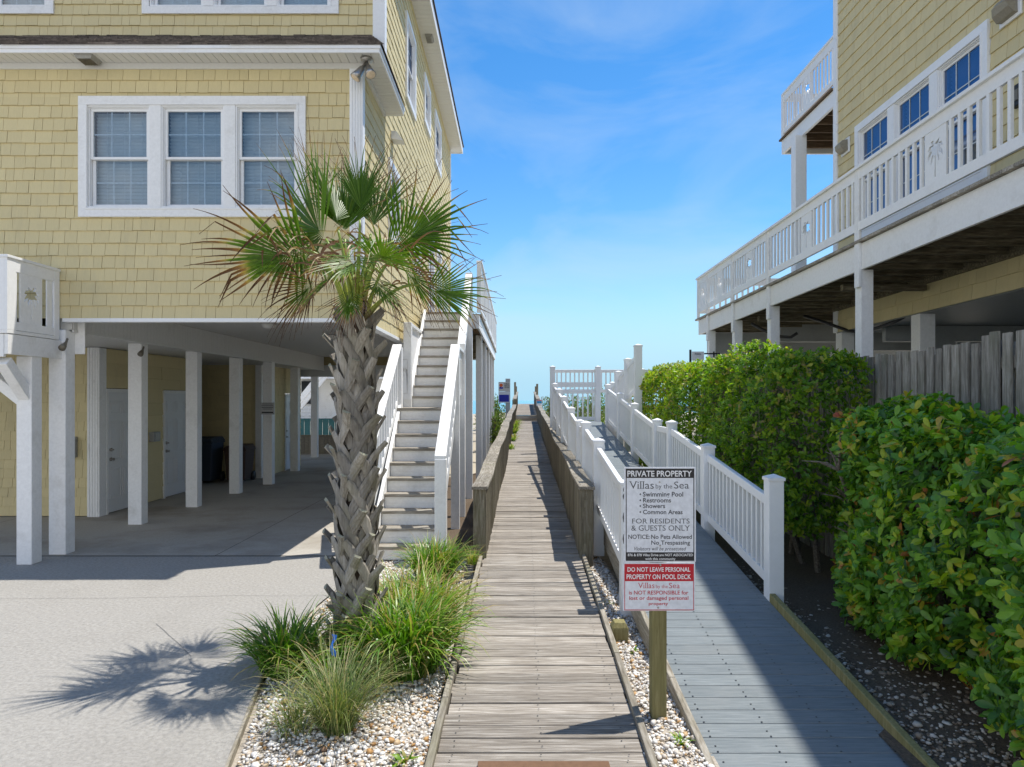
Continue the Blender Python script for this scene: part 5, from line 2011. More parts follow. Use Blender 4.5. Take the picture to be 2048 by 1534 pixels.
def grass(name, label, cat, c, n, length, width, base_r, lean, mat, seed, bright=0.0, group=None, gravity=1.0, dry=.15):
    g = np.random.default_rng(seed)
    S = 7
    az = g.uniform(0, 2 * np.pi, n)
    br = base_r * np.sqrt(g.random(n))
    ba = g.uniform(0, 2 * np.pi, n)
    L_ = length * g.uniform(.55, 1.15, n)
    el = np.radians(g.normal(88 - lean, 11, n))
    w = width * g.uniform(.7, 1.25, n)
    tone = np.clip(g.normal(.30 + bright, .17, n), 0, .8)
    dead = g.random(n) < dry
    P = np.stack([c[0] + br * np.cos(ba), c[1] + br * np.sin(ba), np.full(n, c[2])], 1)
    az = np.where(g.random(n) < .6, ba + g.normal(0, .5, n), az)
    H = np.stack([np.cos(az), np.sin(az), np.zeros(n)], 1)
    Sd = np.stack([-np.sin(az), np.cos(az), np.zeros(n)], 1)
    tw = g.uniform(-.6, .6, n)
    V = np.zeros((n, S + 1, 2, 3)); T = np.zeros((n, S + 1, 2))
    e = el.copy()
    q = P.copy()
    bend = gravity * g.uniform(.5, 1.5, n) * (1.7 / S)
    for j in range(S + 1):
        t = j / S
        ww = w * (1 - t ** 2.2) * (.75 + .5 * min(1, t * 3)) * .5 + .0004
        sd = Sd * np.cos(tw * t)[:, None] + np.array([0, 0, 1]) * np.sin(tw * t)[:, None]
        V[:, j, 0] = q - sd * ww[:, None]; V[:, j, 1] = q + sd * ww[:, None]
        T[:, j, :] = np.clip(np.where(dead, .86 + .14 * t, tone + .22 * t + (t > .85) * .18), 0, 1)[:, None]
        q = q + (H * np.cos(e)[:, None] + np.array([0, 0, 1]) * np.sin(e)[:, None]) * (L_ / S)[:, None]
        q[:, 2] = np.maximum(q[:, 2], c[2] + .006)
        e = e - bend * (.4 + 1.2 * t)
    V = V.reshape(-1, 3); T = T.reshape(-1)
    k = np.arange(n)[:, None] * (S + 1) * 2
    Fc = np.stack([np.stack([k[:, 0] + 2 * j, k[:, 0] + 2 * j + 1, k[:, 0] + 2 * j + 3, k[:, 0] + 2 * j + 2], 1) for j in range(S)], 1).reshape(-1, 4)
    o = np_mesh(name, V, Fc, mat, attrs={'tint': T})
    return tag(o, label, cat, group)


GG = 'strappy grass clumps in the palm bed'
grass('grass_clump', 'green strappy grass clump against the end post of the stair side railing', 'grass', (-.82, 7.45, 0), 700, .52, .012, .20, 14, LIRI, 41, .0, GG)
grass('grass_clump', 'yellowish strappy grass clump between the farthest and the biggest clump', 'grass', (-.84, 6.05, -.01), 950, .58, .0115, .30, 20, LIRI, 42, .24, GG, 1.1, .25)
grass('grass_clump', 'biggest strappy green grass clump spilling over the boardwalk edge', 'grass', (-.80, 5.02, -.02), 1300, .64, .0140, .26, 14, LIRI, 43, -.02, GG, 1.15, .2)
grass('grass_clump', 'dark strappy grass clump on the driveway side of the palm', 'grass', (-1.60, 4.98, -.03), 520, .52, .012, .17, 16, LIRI, 44, -.05, GG, .95, .2)
grass('grass_clump', 'strappy grass clump in front of the palm trunk behind the blue flag', 'grass', (-1.20, 4.82, -.03), 640, .46, .0115, .22, 20, LIRI, 45, .0, GG, 1.2, .3)
grass('wispy_grass', 'fine wispy grey green grass tuft in the white pebbles', 'grass', (-1.02, 4.10, -.03), 620, .58, .0030, .09, 21, WISP, 46, .0, None, .8, .22)
grass('weed', 'small pale weed sprouting left of the wispy tuft', 'weed', (-1.25, 4.12, -.03), 130, .30, .005, .12, 22, WISP, 47, .1, 'weeds in the pebbles', .8, .3)
grass('weed', 'low green weed in the pebbles at the very front', 'weed', (-.58, 3.75, -.03), 26, .10, .02, .03, 35, LIRI, 48, .3, 'weeds in the pebbles', .9, 0)
grass('weed', 'yellow green weed at the foot of the stair side boardwalk post', 'weed', (-.44, 7.75, .10), 60, .24, .008, .05, 15, LIRI, 49, .4, 'weeds in the pebbles', .9, .1)
for i, (x, y, lab) in enumerate(((.93, 5.35, 'small weed in the pebble strip next to the wooden stump'), (.89, 6.6, 'small weed in the pebble strip under the vinyl railing end'), (.96, 3.95, 'small weed in the pebble strip in front of the sign post'))):
    grass('weed', lab, 'weed', (x, y, -.02), 30, .07, .012, .03, 30, LIRI, 60 + i, .25, 'weeds in the pebbles', 1, .0)
r = random.Random(77)
for i, (y, sz, nb) in enumerate(((20.5, .22, 26), (23.2, .30, 40), (24.6, .24, 30), (26.5, .36, 60), (28.0, .40, 80), (29.6, .46, 90), (31.2, .40, 80))):
    grass('weed', 'leafy weeds growing through the far left side of the boardwalk', 'weed', (BWL + bw_x(y) + .05, y, bw_z(y)), nb, sz, .03, .12, 24, LIRI, 70 + i, .28, 'weeds along the far boardwalk', .8, .05)

# little blue marker flag among the grasses
mf = thing('marker_flag', 'small blue marker flag on a wire among the grasses', 'marker flag', (-1.14, 4.40, -.03))
b = MB(); b.tube([(-1.14, 4.40, -.03), (-1.135, 4.40, .20), (-1.13, 4.40, .46)], .0022, 5); b.build('wire', METAL, mf)
b = MB()
cols = []
for i in range(6):
    f = i / 5
    cols.append([(-1.131 + .008 * math.sin(f * 7), 4.398 - .03 * f + .006 * math.sin(f * 9), .45 - .12 * f), (-1.131 + .022 + .014 * math.sin(f * 8 + 1), 4.392 - .02 * f, .445 - .13 * f)])
for a, c in zip(cols[:-1], cols[1:]):
    b.face([a[0], a[1], c[1], c[0]])
b.build('flag', flat('marker_blue', (.02, .16, .62), .5), mf)

# ------------------------------------------------------------------ hedges
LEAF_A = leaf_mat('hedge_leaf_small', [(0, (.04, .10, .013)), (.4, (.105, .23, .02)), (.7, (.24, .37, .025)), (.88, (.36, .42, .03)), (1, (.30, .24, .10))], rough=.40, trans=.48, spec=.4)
LEAF_B = leaf_mat('hedge_leaf_broad', [(0, (.045, .12, .036)), (.35, (.10, .25, .03)), (.62, (.21, .40, .03)), (.80, (.38, .46, .03)), (.90, (.52, .33, .07)), (1, (.40, .10, .04))], rough=.36, trans=.40, spec=.45)
TWIG = wood('twig_bark', (.07, .055, .04), (.17, .145, .115), (.30, .27, .23), (5, 5, 5), .9)
lt = []
prof = [(0.0, .02), (.16, .22), (.42, .43), (.66, .50), (.86, .34), (1.0, .03)]
for t, w in prof:
    cz = -.10 * (t - .2) ** 2
    lt += [(t, -w * .46, cz + w * .10), (t, 0, cz - .0), (t, w * .46, cz + w * .10)]
LT = np.array(lt)
LF = []
for i in range(len(prof) - 1):
    a = i * 3
    LF += [(a, a + 1, a + 4, a + 3), (a + 1, a + 2, a + 5, a + 4)]
LF = np.array(LF)


def leaves(P, D, U, size, tint, name, mat, parent):
    """leaf at P pointing along D with face normal near U"""
    D = D / np.linalg.norm(D, axis=1)[:, None]
    Sx = np.cross(U, D); Sx /= np.linalg.norm(Sx, axis=1)[:, None] + 1e-9
    Nn = np.cross(D, Sx)
    Ms = np.stack([D, Sx, Nn], 2) * size[:, None, None]
    V, Fc = scatter_mesh(LT, LF, Ms, P)
    return np_mesh(name, V, Fc, mat, parent, attrs={'tint': np.repeat(tint, len(LT))})


def hedge_noise(p, s):
    return (np.sin(p[:, 0] * 3.1 + s) * np.sin(p[:, 1] * 2.7 + s * 2) + np.sin(p[:, 2] * 4.3 + p[:, 1] * 1.9 + s) + .6 * np.sin(p[:, 1] * 6.7 + p[:, 2] * 5.1)) / 2.6


def hedge(name, label, x0, x1, y0, y1, z0, ztop, n_ros, per, size, mat, seed, tint_fn, wob, spread=.8, near_cut=None, loc=None, stems=14, z0f=None, lean=0.0):
    g = np.random.default_rng(seed)
    t = thing(name, label, 'hedge', loc or ((x0 + x1) / 2, (y0 + y1) / 2, 0), 'clipped hedges on the right')
    # sample faces: ramp side, top, near end, a few on the far end, plus some inside
    H = ztop - z0
    A = np.array([(y1 - y0) * H * 1.25, (y1 - y0) * (x1 - x0), (x1 - x0) * H * 1.3, (x1 - x0) * H * .6, (y1 - y0) * H * .4])
    f = g.choice(5, n_ros, p=A / A.sum())
    u, v = g.random(n_ros), g.random(n_ros)
    P = np.zeros((n_ros, 3)); Nn = np.zeros((n_ros, 3))
    def setf(k, px, py, pz, nn):
        m = f == k
        P[m] = np.stack([np.broadcast_to(q, m.shape)[m] if np.ndim(q) else np.full(m.sum(), q) for q in (px, py, pz)], 1); Nn[m] = nn
    yy = y0 + u * (y1 - y0)
    setf(0, x0, yy, z0 + v * H, (-1, 0, .25)); setf(1, x0 + v * (x1 - x0), yy, ztop, (0, 0, 1))
    setf(2, x0 + u * (x1 - x0), y0, z0 + v * H, (0, -1, .25)); setf(3, x0 + u * (x1 - x0), y1, z0 + v * H, (0, 1, .2)); setf(4, x1, yy, z0 + v * H, (1, 0, .2))
    # round the corners
    C = np.array([(x0 + x1) / 2, (y0 + y1) / 2, (z0 + ztop) / 2]); E = np.array([(x1 - x0) / 2, (y1 - y0) / 2, H / 2])
    q = (P - C) / E
    rr = .42 * min(x1 - x0, H)
    lim = E - rr
    cl = np.clip(P - C, -lim, lim)
    dv = P - C - cl
    ln = np.linalg.norm(dv, axis=1)[:, None]
    P = C + cl + dv / np.maximum(ln, 1e-6) * np.minimum(ln, rr)
    Nn = np.where(ln > rr * .5, dv / np.maximum(ln, 1e-6), Nn)
    nz = hedge_noise(P, seed)
    depth = np.abs(g.normal(0, .10, n_ros))
    P = P + Nn * (nz * wob - depth)[:, None]
    if lean:                                  # bulges out towards the ramp at the near end
        P[:, 0] -= lean * np.clip(y1 - P[:, 1], 0, 3.2) * np.clip((x1 - P[:, 0]) / (x1 - x0), 0, 1.2)
    # rosettes
    Nn = Nn / np.linalg.norm(Nn, axis=1)[:, None]
    ax = Nn * .9 + np.array([0, 0, .55]) + g.normal(0, .35, (n_ros, 3)); ax /= np.linalg.norm(ax, axis=1)[:, None]
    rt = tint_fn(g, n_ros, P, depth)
    Pl = np.repeat(P, per, 0); Al = np.repeat(ax, per, 0)
    m = len(Pl)
    rd = g.normal(0, 1, (m, 3)); rd -= Al * np.sum(rd * Al, 1)[:, None]; rd /= np.linalg.norm(rd, axis=1)[:, None] + 1e-9
    D = rd * spread + Al * g.uniform(.1, .95, m)[:, None]
    U = Al + g.normal(0, .25, (m, 3))
    sz = size * g.uniform(.45, 1.3, m)
    Pl = Pl + Al * g.uniform(-.03, .05, m)[:, None] * size * 12
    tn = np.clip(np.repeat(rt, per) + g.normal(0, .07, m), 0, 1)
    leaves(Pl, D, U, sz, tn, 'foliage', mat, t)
    b = MB()
    r = random.Random(seed)
    for k in range(stems):
        y = y0 + .3 + (y1 - y0 - .6) * (k + r.random()) / stems
        x = (x0 + x1) / 2 + r.uniform(-.1, .2)
        base = Vector((x, y, -.02))
        p = [base]
        for j in range(5):
            p.append(p[-1] + Vector((r.uniform(-.13, .05), r.uniform(-.14, .14), (ztop - .15) / 5)))
        b.tube(p, [.035, .03, .025, .02, .014, .008], 6)
        for j in (1, 2, 3, 4):
            for w in range(3):
                q = p[j]; d = Vector((r.uniform(-1, .4), r.uniform(-1, 1), r.uniform(.1, .8))).normalized()
                ln_ = r.uniform(.2, .42)
                b.tube([q, q + d * ln_ * .5 + Vector((0, 0, .03)), q + d * ln_], [.014, .009, .004], 5)
    b.build('branch', TWIG, t)
    return t


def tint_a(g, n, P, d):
    sunny = np.clip((P[:, 1] - 9.8) / 2.5, 0, 1)  # sunlit yellow of the far end and top put into the leaf tint
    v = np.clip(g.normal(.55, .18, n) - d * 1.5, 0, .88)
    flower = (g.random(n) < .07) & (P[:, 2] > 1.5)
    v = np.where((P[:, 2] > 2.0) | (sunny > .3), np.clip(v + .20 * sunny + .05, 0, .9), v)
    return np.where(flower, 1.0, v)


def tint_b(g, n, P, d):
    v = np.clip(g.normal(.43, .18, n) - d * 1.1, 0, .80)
    new = g.random(n) < .13
    red = g.random(n) < .03
    return np.where(red, g.uniform(.86, 1.0, n), np.where(new, g.uniform(.70, .84, n), v))


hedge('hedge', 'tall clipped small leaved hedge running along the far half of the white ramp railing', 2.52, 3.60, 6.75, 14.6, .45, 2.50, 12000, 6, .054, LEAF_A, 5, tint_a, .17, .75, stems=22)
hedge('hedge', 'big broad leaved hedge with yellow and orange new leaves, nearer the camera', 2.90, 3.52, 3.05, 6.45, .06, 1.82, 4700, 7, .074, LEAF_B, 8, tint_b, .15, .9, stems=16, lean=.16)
b = MB()
for pts, rad in (([(3.25, 4.2, .9), (3.05, 4.35, 1.12), (2.93, 4.45, 1.18), (2.80, 4.62, 1.16), (2.74, 4.8, 1.22)], [.04, .035, .03, .022, .012]),
                 ([(2.95, 4.42, 1.17), (2.82, 4.3, 1.26), (2.77, 4.22, 1.32)], [.022, .014, .008]), ([(2.9, 4.47, 1.17), (2.78, 4.36, 1.08), (2.74, 4.2, 1.02)], [.02, .012, .008])):
    b.tube(pts, rad, 8)
tag(b.build('bare_branch', TWIG, smooth=True), 'bare grey branch poking out of the broad leaved hedge', 'branch')

# dune shrubs beside the far boardwalk
LEAF_D = leaf_mat('dune_leaf', [(0, (.05, .09, .02)), (.4, (.11, .19, .03)), (.7, (.19, .26, .045)), (.9, (.26, .21, .11)), (1, (.30, .24, .15))], rough=.5, trans=.25)
def shrub(c, rad, h, n, size, seed, label, brown=.0, name='dune_shrub'):
    g = np.random.default_rng(seed)
    t = thing(name, label, 'shrub', c, 'dune shrubs by the far boardwalk')
    d = g.normal(0, 1, (n, 3)); d[:, 2] = np.abs(d[:, 2]); d /= np.linalg.norm(d, axis=1)[:, None]
    q = d * (g.random(n) ** .35)[:, None]
    q *= (1 + .28 * np.sin(d[:, 0] * 5 + seed) * np.sin(d[:, 1] * 4 + d[:, 2] * 5))[:, None]
    P = np.array(c) + q * np.array([rad, rad, h])
    D = d + g.normal(0, .7, (n, 3)) + np.array([0, 0, .5])
    U = d + g.normal(0, .5, (n, 3))
    tn = np.clip(g.normal(.4 + brown, .2, n), 0, 1)
    leaves(P, D, U, size * g.uniform(.6, 1.3, n), tn, 'foliage', LEAF_D, t)
    b = MB(); r = random.Random(seed)
    for k in range(7):
        a = r.uniform(0, 6.28)
        b.tube([c, (c[0] + rad * .3 * math.cos(a), c[1] + rad * .3 * math.sin(a), c[2] + h * .5), (c[0] + rad * .7 * math.cos(a), c[1] + rad * .7 * math.sin(a), c[2] + h * .85)], [.03, .02, .006], 5)
    b.build('branch', TWIG, t)
shrub_at = [((-.86, 26.6, .2), .46, 2.0, 3600, .085, 'green shrub at the foot of the side deck posts', 0), ((-.98, 29.8, .4), .52, 1.55, 2800, .085, 'brownish shrub below the beach access sign', .28),
            ((-.95, 34.5, .8), .7, 1.4, 2000, .09, 'green shrub behind the beach access sign', 0), ((2.1, 34.0, .6), .70, 1.55, 2800, .085, 'green shrub on the dune right of the far boardwalk', .0),
            ((1.70, 27.5, .3), .46, 1.75, 3000, .085, 'brown green shrub between the far boardwalk and the ramp landing', .2), ((2.9, 25.5, .4), .9, 1.75, 4200, .08, 'shrub mass seen through the landing railing', .12),
            ((1.95, 22.6, .2), .55, 1.75, 3600, .075, 'darker shrub close behind the landing railing', .05), ((4.2, 29, .4), 1.3, 1.8, 3600, .09, 'wide shrub behind the higher walkway', .1),
            ((-.60, 22.3, .1), .28, 1.5, 2000, .08, 'narrow shrub squeezed between deck posts and boardwalk railing', .1)]
for i, (c, rad, h, n, s, lab, brn) in enumerate(shrub_at):
    shrub(c, rad, h, n, s, 200 + i, lab, brn)


# ------------------------------------------------------------------ lettering
def text_tris(s, bold=0.0, shear=0.0):
    cu = bpy.data.curves.new('tmp', 'FONT')
    cu.body = s
    cu.size = 1
    cu.offset = bold
    cu.shear = shear
    cu.resolution_u = 3
    ob = bpy.data.objects.new('tmp', cu)
    COL.objects.link(ob)
    dg = bpy.context.evaluated_depsgraph_get()
    me = ob.evaluated_get(dg).to_mesh()
    V = np.array([v.co[:] for v in me.vertices])
    Fs = [tuple(p.vertices) for p in me.polygons]
    # boundary edges, for serif feet
    cnt = {}
    for f in Fs:
        for i in range(len(f)):
            e = tuple(sorted((f[i], f[(i + 1) % len(f)])))
            cnt[e] = cnt.get(e, 0) + 1
    E = [e for e, c in cnt.items() if c == 1]
    bpy.data.objects.remove(ob)
    bpy.data.curves.remove(cu)
    return V, Fs, E


_cap = text_tris('H')[0]
CAPH = _cap[:, 1].max() - _cap[:, 1].min()


def letter(mb, s, x0, x1, y, cap, n, bold=0.0, serif=False, shear=0.0):
    """write s between x0 and x1 (metres, local), baseline y, capital height cap, on plane n"""
    V, Fs, E = text_tris(s, bold, shear)
    quads = []
    if serif:
        for a, b in E:
            pa, pb = V[a], V[b]
            if abs(pa[1] - pb[1]) < .006 and .03 < abs(pa[0] - pb[0]) < .2:
                yy = (pa[1] + pb[1]) / 2
                for lev in (0, CAPH):
                    if abs(yy - lev) < .02:
                        l, r_ = min(pa[0], pb[0]) - .055, max(pa[0], pb[0]) + .055
                        quads.append((l, r_, yy - (0 if lev == 0 else .035), yy + (.035 if lev == 0 else 0)))
    lo, hi = V[:, 0].min(), V[:, 0].max()
    sx = (x1 - x0) / (hi - lo)
    sy = cap / CAPH
    b = len(mb.v)
    for v in V:
        mb.pt((x0 + (v[0] - lo) * sx, n, y + v[1] * sy))
    mb.f += [tuple(b + i for i in f) for f in Fs]
    for l, r_, q0, q1 in quads:
        mb.face([(x0 + (l - lo) * sx, n - .00005, y + q0 * sy), (x0 + (r_ - lo) * sx, n - .00005, y + q0 * sy), (x0 + (r_ - lo) * sx, n - .00005, y + q1 * sy), (x0 + (l - lo) * sx, n - .00005, y + q1 * sy)])


SIGNW = flat('sign_white', (.72, .74, .78), .35)
INKB = flat('sign_black', (.018, .017, .02), .4)
INKG = flat('sign_dark_grey', (.06, .062, .07), .5)
INKR = flat('sign_red', (.50, .012, .025), .4)
INKW = flat('sign_letter_white', (.80, .80, .80), .4)

SY_ = 4.20
sx_ = lambda x: (1220 + x / 4.51 - 1024) * SY_ / F
sz_ = lambda y: CAM_H - (920 + y / 4.51 - 800) * SY_ / F
sg_t = thing('notice_sign', 'private property and pool deck notices on a wooden post between boardwalk and ramp', 'sign', (sx_(448), SY_ + .06, -.03))
b = MB()
b.box(sx_(381), sx_(517), SY_ + .012, SY_ + .102, -.12, 1.50)
b.build('post', POSTWOOD, sg_t, bevel=.006)


def plate(x0, x1, y0, y1, dy):
    p = MB()
    p.box(sx_(x0), sx_(x1), SY_ + dy, SY_ + dy + .004, sz_(y1), sz_(y0))
    return p.build('sign_panel', SIGNW, sg_t, bevel=.0015)


def band(mb, x0, x1, y0, y1, n):
    mb.face([(sx_(x0), n, sz_(y1)), (sx_(x1), n, sz_(y1)), (sx_(x1), n, sz_(y0)), (sx_(x0), n, sz_(y0))])


def lines(rows, mat, parent, n, name='lettering'):
    m = MB()
    for s, x0, x1, ytop, ybase, bold, serif, shear in rows:
        letter(m, s, sx_(x0), sx_(x1), sz_(ybase), sz_(ytop) - sz_(ybase), n, bold, serif, shear)
    return m.build(name, mat, parent)


p1 = plate(126, 775, 64, 920, .0)
n1, n2 = SY_ - .0006, SY_ - .0012
b = MB()
band(b, 142, 760, 78, 162, n1); band(b, 142, 760, 832, 910, n1); band(b, 142, 150, 162, 832, n1); band(b, 752, 760, 162, 832, n1)
b.build('black_band', INKB, p1)
lines([('PRIVATE PROPERTY', 156, 738, 98, 148, .022, False, 0), ('876 & 878 Villas Drive are NOT ASSOCIATED', 160, 748, 845, 867, .014, False, 0), ('with this community', 318, 590, 880, 901, .012, False, 0)], INKW, p1, n2)
lines([('Villas', 178, 395, 192, 259, -.004, True, 0), ('by the', 412, 560, 216, 256, -.004, True, 0), ('Sea', 578, 712, 195, 257, -.004, True, 0),
       ('FOR RESIDENTS', 200, 718, 529, 572, -.002, True, 0), ('& GUESTS ONLY', 192, 718, 590, 637, -.002, True, 0), ('Violators will be prosecuted', 218, 687, 784, 815, .004, False, .28)], INKG, p1, n1)
lines([('•', 266, 280, 290, 328, .02, False, 0), ('Swimming Pool', 296, 660, 288, 329, .018, False, 0), ('•', 266, 280, 344, 382, .02, False, 0), ('Restrooms', 298, 550, 343, 382, .018, False, 0),
       ('•', 266, 280, 396, 434, .02, False, 0), ('Showers', 297, 497, 395, 433, .018, False, 0), ('•', 266, 280, 450, 488, .02, False, 0), ('Common Areas', 298, 655, 450, 488, .018, False, 0),
       ('NOTICE:', 165, 356, 674, 711, .014, False, 0), ('No Pets Allowed', 371, 738, 674, 711, .014, False, 0), ('No Trespassing', 372, 722, 727, 763, .014, False, 0)], INKG, p1, n1)
p2 = plate(118, 770, 926, 1362, .003)
n1, n2 = SY_ + .0024, SY_ + .0018
b = MB()
band(b, 130, 758, 938, 1094, n1); band(b, 130, 758, 1350, 1357, n1); band(b, 130, 136, 1094, 1350, n1); band(b, 752, 758, 1094, 1350, n1)
b.build('red_band', INKR, p2)
lines([('DO NOT LEAVE PERSONAL', 158, 725, 969, 1007, .02, False, 0), ('PROPERTY ON POOL DECK', 150, 732, 1033, 1074, .02, False, 0)], INKW, p2, n2)
lines([('Villas', 255, 402, 1108, 1157, -.004, True, 0), ('by the', 415, 522, 1126, 1156, -.004, True, 0), ('Sea', 533, 630, 1110, 1157, -.004, True, 0),
       ('is NOT RESPONSIBLE for', 172, 707, 1180, 1214, .012, False, 0), ('lost or damaged personal', 175, 708, 1230, 1262, .014, False, 0), ('property', 350, 525, 1283, 1309, .016, False, 0)], INKR, p2, n1)
for par, pts in ((p1, ((447, 200), (452, 772))), (p2, ((455, 948), (435, 1332)))):
    sc2 = MB()
    for x, y in pts:
        sc2.tube([(sx_(x), SY_ + .002, sz_(y)), (sx_(x), SY_ - .004, sz_(y))], [.0065, .0045], 10)
    sc2.build('screw', METAL, par)

# house number digits on the first ramp post
nm = MB()
for i, s in enumerate('800'):
    z = [1.03, .815, .625][i]
    letter(nm, s, 1.03 - .052, 1.03 + .052, z, .135, 6.25 - .0665, .035)
hn = nm.build('house_number', INKB)
tag(hn, 'black house number digits running down the ramp end post, partly behind the notices', 'house number')

# wooden stump beside the boardwalk
s_ = thing('wooden_stump', 'short weathered square post with chamfered top beside the boardwalk edge', 'bollard', (.86, 5.62, 0))
b = MB()
x0, x1, y0, y1 = .795, .925, 5.55, 5.68
b.box(x0, x1, y0, y1, -.1, .105)
b.hexa([(x0, y0, .105), (x1, y0, .105), (x1, y1, .105), (x0, y1, .105)], [(x0 + .022, y0 + .018, .15), (x1 - .022, y0 + .018, .15), (x1 - .022, y1 - .018, .15), (x0 + .022, y1 - .018, .15)])
b.build('stump', POSTWOOD, s_, bevel=.004)

# beach access sign far down the walk
AY = 28.0
ax = lambda x: (x - 1024) * AY / F
az_ = lambda y: CAM_H - (y - 800) * AY / F
at_ = thing('beach_access_sign', 'beach access sign with orange sun and blue panel beside the far boardwalk', 'sign', (ax(1008), AY, .6))
b = MB(); b.box(ax(1011), ax(1020.5), AY + .03, AY + .2, .3, az_(757)); b.build('post', paint('grey_post', (.36, .40, .43), .6), at_, bevel=.01)
def aplate(x0, x1, y0, y1, mat, name='sign_panel'):
    p = MB(); p.box(ax(x0), ax(x1), AY, AY + .02, az_(y1), az_(y0)); return p.build(name, mat, at_)
q1 = aplate(997, 1020.4, 764, 782.5, flat('sign_grey', (.50, .50, .50), .5))
q2 = aplate(997, 1019.6, 783, 805.5, flat('sign_pale', (.62, .66, .72), .5))
b = MB()
n = AY - .004
b.face([(ax(998.5), n, az_(778)), (ax(1006.5), n, az_(778)), (ax(1006.5), n, az_(766)), (ax(998.5), n, az_(766))]); b.build('emblem_panel', SIGNW, q1)
b = MB()
cx_, cz_, rr = ax(1002.4), az_(770.5), 3.4 * AY / F
b.face([(cx_ + rr * math.cos(k * .2618), n - .003, cz_ + rr * math.sin(k * .2618)) for k in range(24)]); b.build('orange_sun', flat('sun_orange', (.62, .10, .02), .5), q1)
b = MB()
b.face([(ax(998.9), n - .005, az_(777.6)), (ax(1006.1), n - .005, az_(777.6)), (ax(1006.1), n - .005, az_(773.6)), (ax(1004), n - .005, az_(774.6)), (ax(1001), n - .005, az_(773.4)), (ax(998.9), n - .005, az_(774.4))])
b.face([(ax(998.2), n - .002, az_(803.5)), (ax(1018), n - .002, az_(803.5)), (ax(1018), n - .002, az_(789.4)), (ax(998.2), n - .002, az_(789.4))])
b.build('blue_panel', flat('sign_blue', (.01, .02, .34), .5), q2)
m = MB()
for s, y in (('PUBLIC', 769), ('BEACH', 772.6), ('ACCESS', 776)):
    letter(m, s, ax(1009), ax(1018.5), az_(y), 2.4 * AY / F, n, .02)
m.build('lettering', INKB, q1)
bs = thing('notice_sign', 'small blue and red notice on the ramp side rail of the far boardwalk', 'sign', ((1079 - 1024) * 33.5 / F, 33.5, 1.7))
x0, x1 = (1073 - 1024) * 33.5 / F, (1084.5 - 1024) * 33.5 / F
zf = lambda y: CAM_H - (y - 800) * 33.5 / F
b = MB(); b.box(x0, x1, 33.5, 33.52, zf(812), zf(799.5)); q3 = b.build('sign_panel', SIGNW, bs)
b = MB(); b.box(x0 + .02, x1 - .02, 33.494, 33.499, zf(807), zf(802)); b.build('blue_panel', flat('notice_blue', (.02, .25, .5), .5), q3)
b = MB(); b.box(x0 + .02, x1 - .02, 33.494, 33.499, zf(801.6), zf(800.2)); b.build('red_band', INKR, q3)
b = MB(); b.box((x0 + x1) / 2 - .03, (x0 + x1) / 2 + .03, 33.52, 33.58, .8, zf(800)); b.build('post', RAILWOOD, bs)

# notice on a garage post
gx_ = lambda x: (x - 1024) * 15.82 / F
gz_ = lambda y: CAM_H - (y - 800) * 15.82 / F
gs = thing('notice_sign', 'small white parking notice fixed to a garage post', 'sign', (gx_(535), 15.8, 1.8))
b = MB(); b.box(gx_(521.5), gx_(549), 15.80, 15.825, gz_(829), gz_(805)); q4 = b.build('sign_panel', paint('notice_grey', (.55, .55, .55), .5), gs)
b = MB()
for y, a, c in ((808, 525, 546), (811.5, 524, 547), (815, 524, 547), (818, 526, 545), (825, 524, 547)):
    h = .55 if y < 820 else 1.4
    b.face([(gx_(a), 15.797, gz_(y + h)), (gx_(c), 15.797, gz_(y + h)), (gx_(c), 15.797, gz_(y - h)), (gx_(a), 15.797, gz_(y - h))])
b.build('lettering', INKG, q4)

# pool notice behind the hedge
ps = thing('notice_sign', 'small white pool notice on a dark rail behind the hedge top', 'sign', (at(1392, 713, 15.0)[0], 15.0, 2.0))
x0, _, z0 = at(1384, 721, 15.0); x1, _, z1 = at(1408, 703, 15.0)
b = MB(); b.box(x0, x1, 15.0, 15.02, z0, z1); q5 = b.build('sign_panel', SIGNW, ps)
b = MB(); letter(b, 'POOL', x0 + .06, x1 - .06, z1 - .075, .04, 14.997, .02); b.build('lettering', INKG, q5)
b = MB(); b.box(x0 - .05, x0 - .01, 15.0, 15.04, .5, z1 + .04); b.box(x1 + .01, x1 + .35, 15.0, 15.03, z1 - .06, z1 - .03); b.box(x1 + .2, x1 + .23, 15.0, 15.03, .5, z1); b.build('post', BLACK, ps)

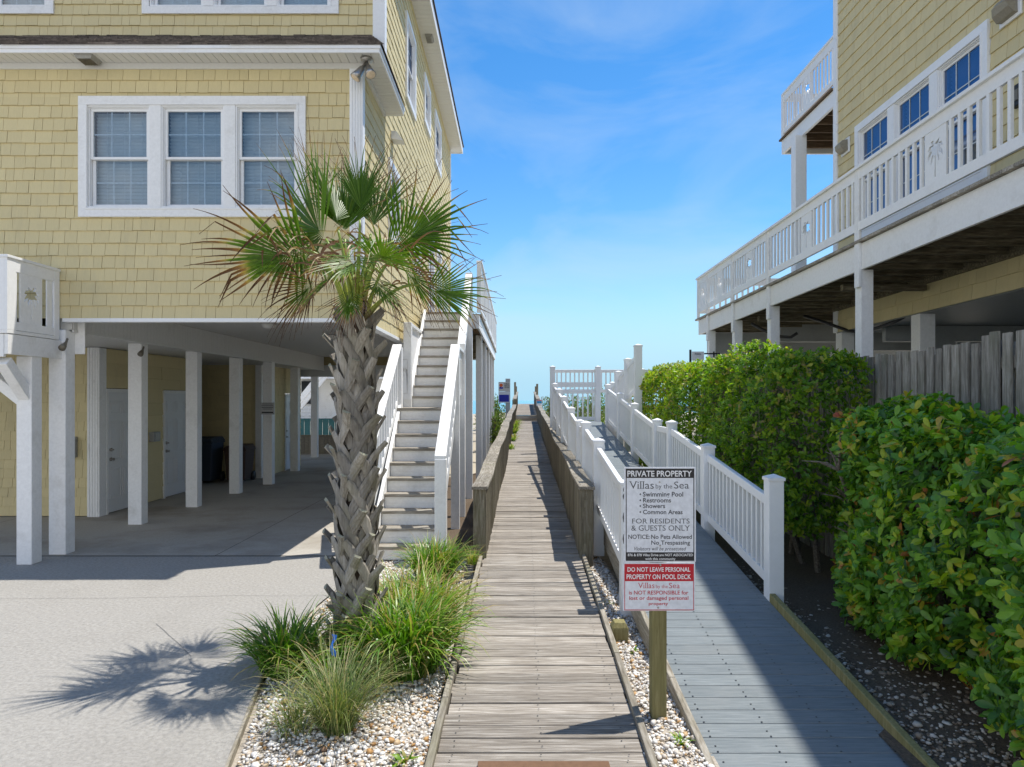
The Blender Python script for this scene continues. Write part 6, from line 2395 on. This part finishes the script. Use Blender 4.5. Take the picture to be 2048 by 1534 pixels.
# sand fence on the dune
sf_ = thing('sand_fence', 'thin slatted sand fence on the dune beyond the landing', 'fence', (2.6, 42, 1.3))
b = MB()
for k in range(40):
    x = 1.75 + k * .09
    z = 1.0
    b.box(x, x + .035, 42 + .012 * k, 42.012 + .012 * k, z, 2.12 + .04 * math.sin(k * 2.3))
b.build('picket_panel', FENCEWOOD, sf_)
b = MB(); b.tube([(1.7, 42.0, 1.9), (5.4, 42.5, 1.9)], .008, 5); b.tube([(1.7, 42.0, 1.5), (5.4, 42.5, 1.5)], .008, 5); b.build('wire', METAL, sf_)

# things seen through the garage: teal fence and a far white house with stairs
TEAL = paint('teal_panel', (.10, .30, .32), .6)
tf_ = thing('pool_screen', 'teal panel fence seen through the back of the garage', 'fence', (-9, 27, 0))
b = MB()
x = -16.0
while x < -3:
    b.box(x, x + .22, 27, 27.03, -.1, 1.15); x += .235
b.build('panel', TEAL, tf_)
b = MB(); b.box(-16, -3, 26.98, 27.05, 1.15, 1.21)
for x in (-15, -12, -9, -6, -3.2):
    b.box(x, x + .1, 26.96, 27.06, -.1, 1.3)
b.build('post', TEAL, tf_)
fh = thing('far_cottage', 'white cottage with an outside stair seen through the back of the garage', 'house', (-12, 40, 0))
b = MB()
z = 0.2
while z < 6:
    b.hexa([(-22, 40, z), (-4, 40, z), (-4, 46, z), (-22, 46, z)], [(-22, 40.03, z + .2), (-4, 40.03, z + .2), (-4, 46, z + .2), (-22, 46, z + .2)]); z += .2
b.build('wall', WHITE_WORN, fh)
b = MB()
for x in (-15, -12.0, -9.6, -7):
    b.box(x, x + .9, 39.9, 39.99, 1.7, 3.0)
b.build('window', DARK, fh)
b = MB(); b.box(-22, -4, 38.8, 40, 3.1, 3.4); b.box(-22, -4, 38.8, 38.85, 4.2, 4.3)
x = -22
while x < -4:
    b.box(x, x + .05, 38.8, 38.84, 3.4, 4.2); x += .18
b.build('balcony', WHITE, fh)
b = MB(); b.beam((-12.4, 38.4, .6), (-10.2, 38.4, 3.3), .15, .3); b.beam((-12.4, 37.4, .6), (-10.2, 37.4, 3.3), .15, .3)
b.build('stair', WHITE, fh)
b = MB()
b.hexa([(-23, 38.6, 6.0), (-3, 38.6, 6.0), (-3, 47, 6.0), (-23, 47, 6.0)], [(-21, 42, 8), (-5, 42, 8), (-5, 43, 8), (-21, 43, 8)])
b.build('roof', ROOFING, fh)
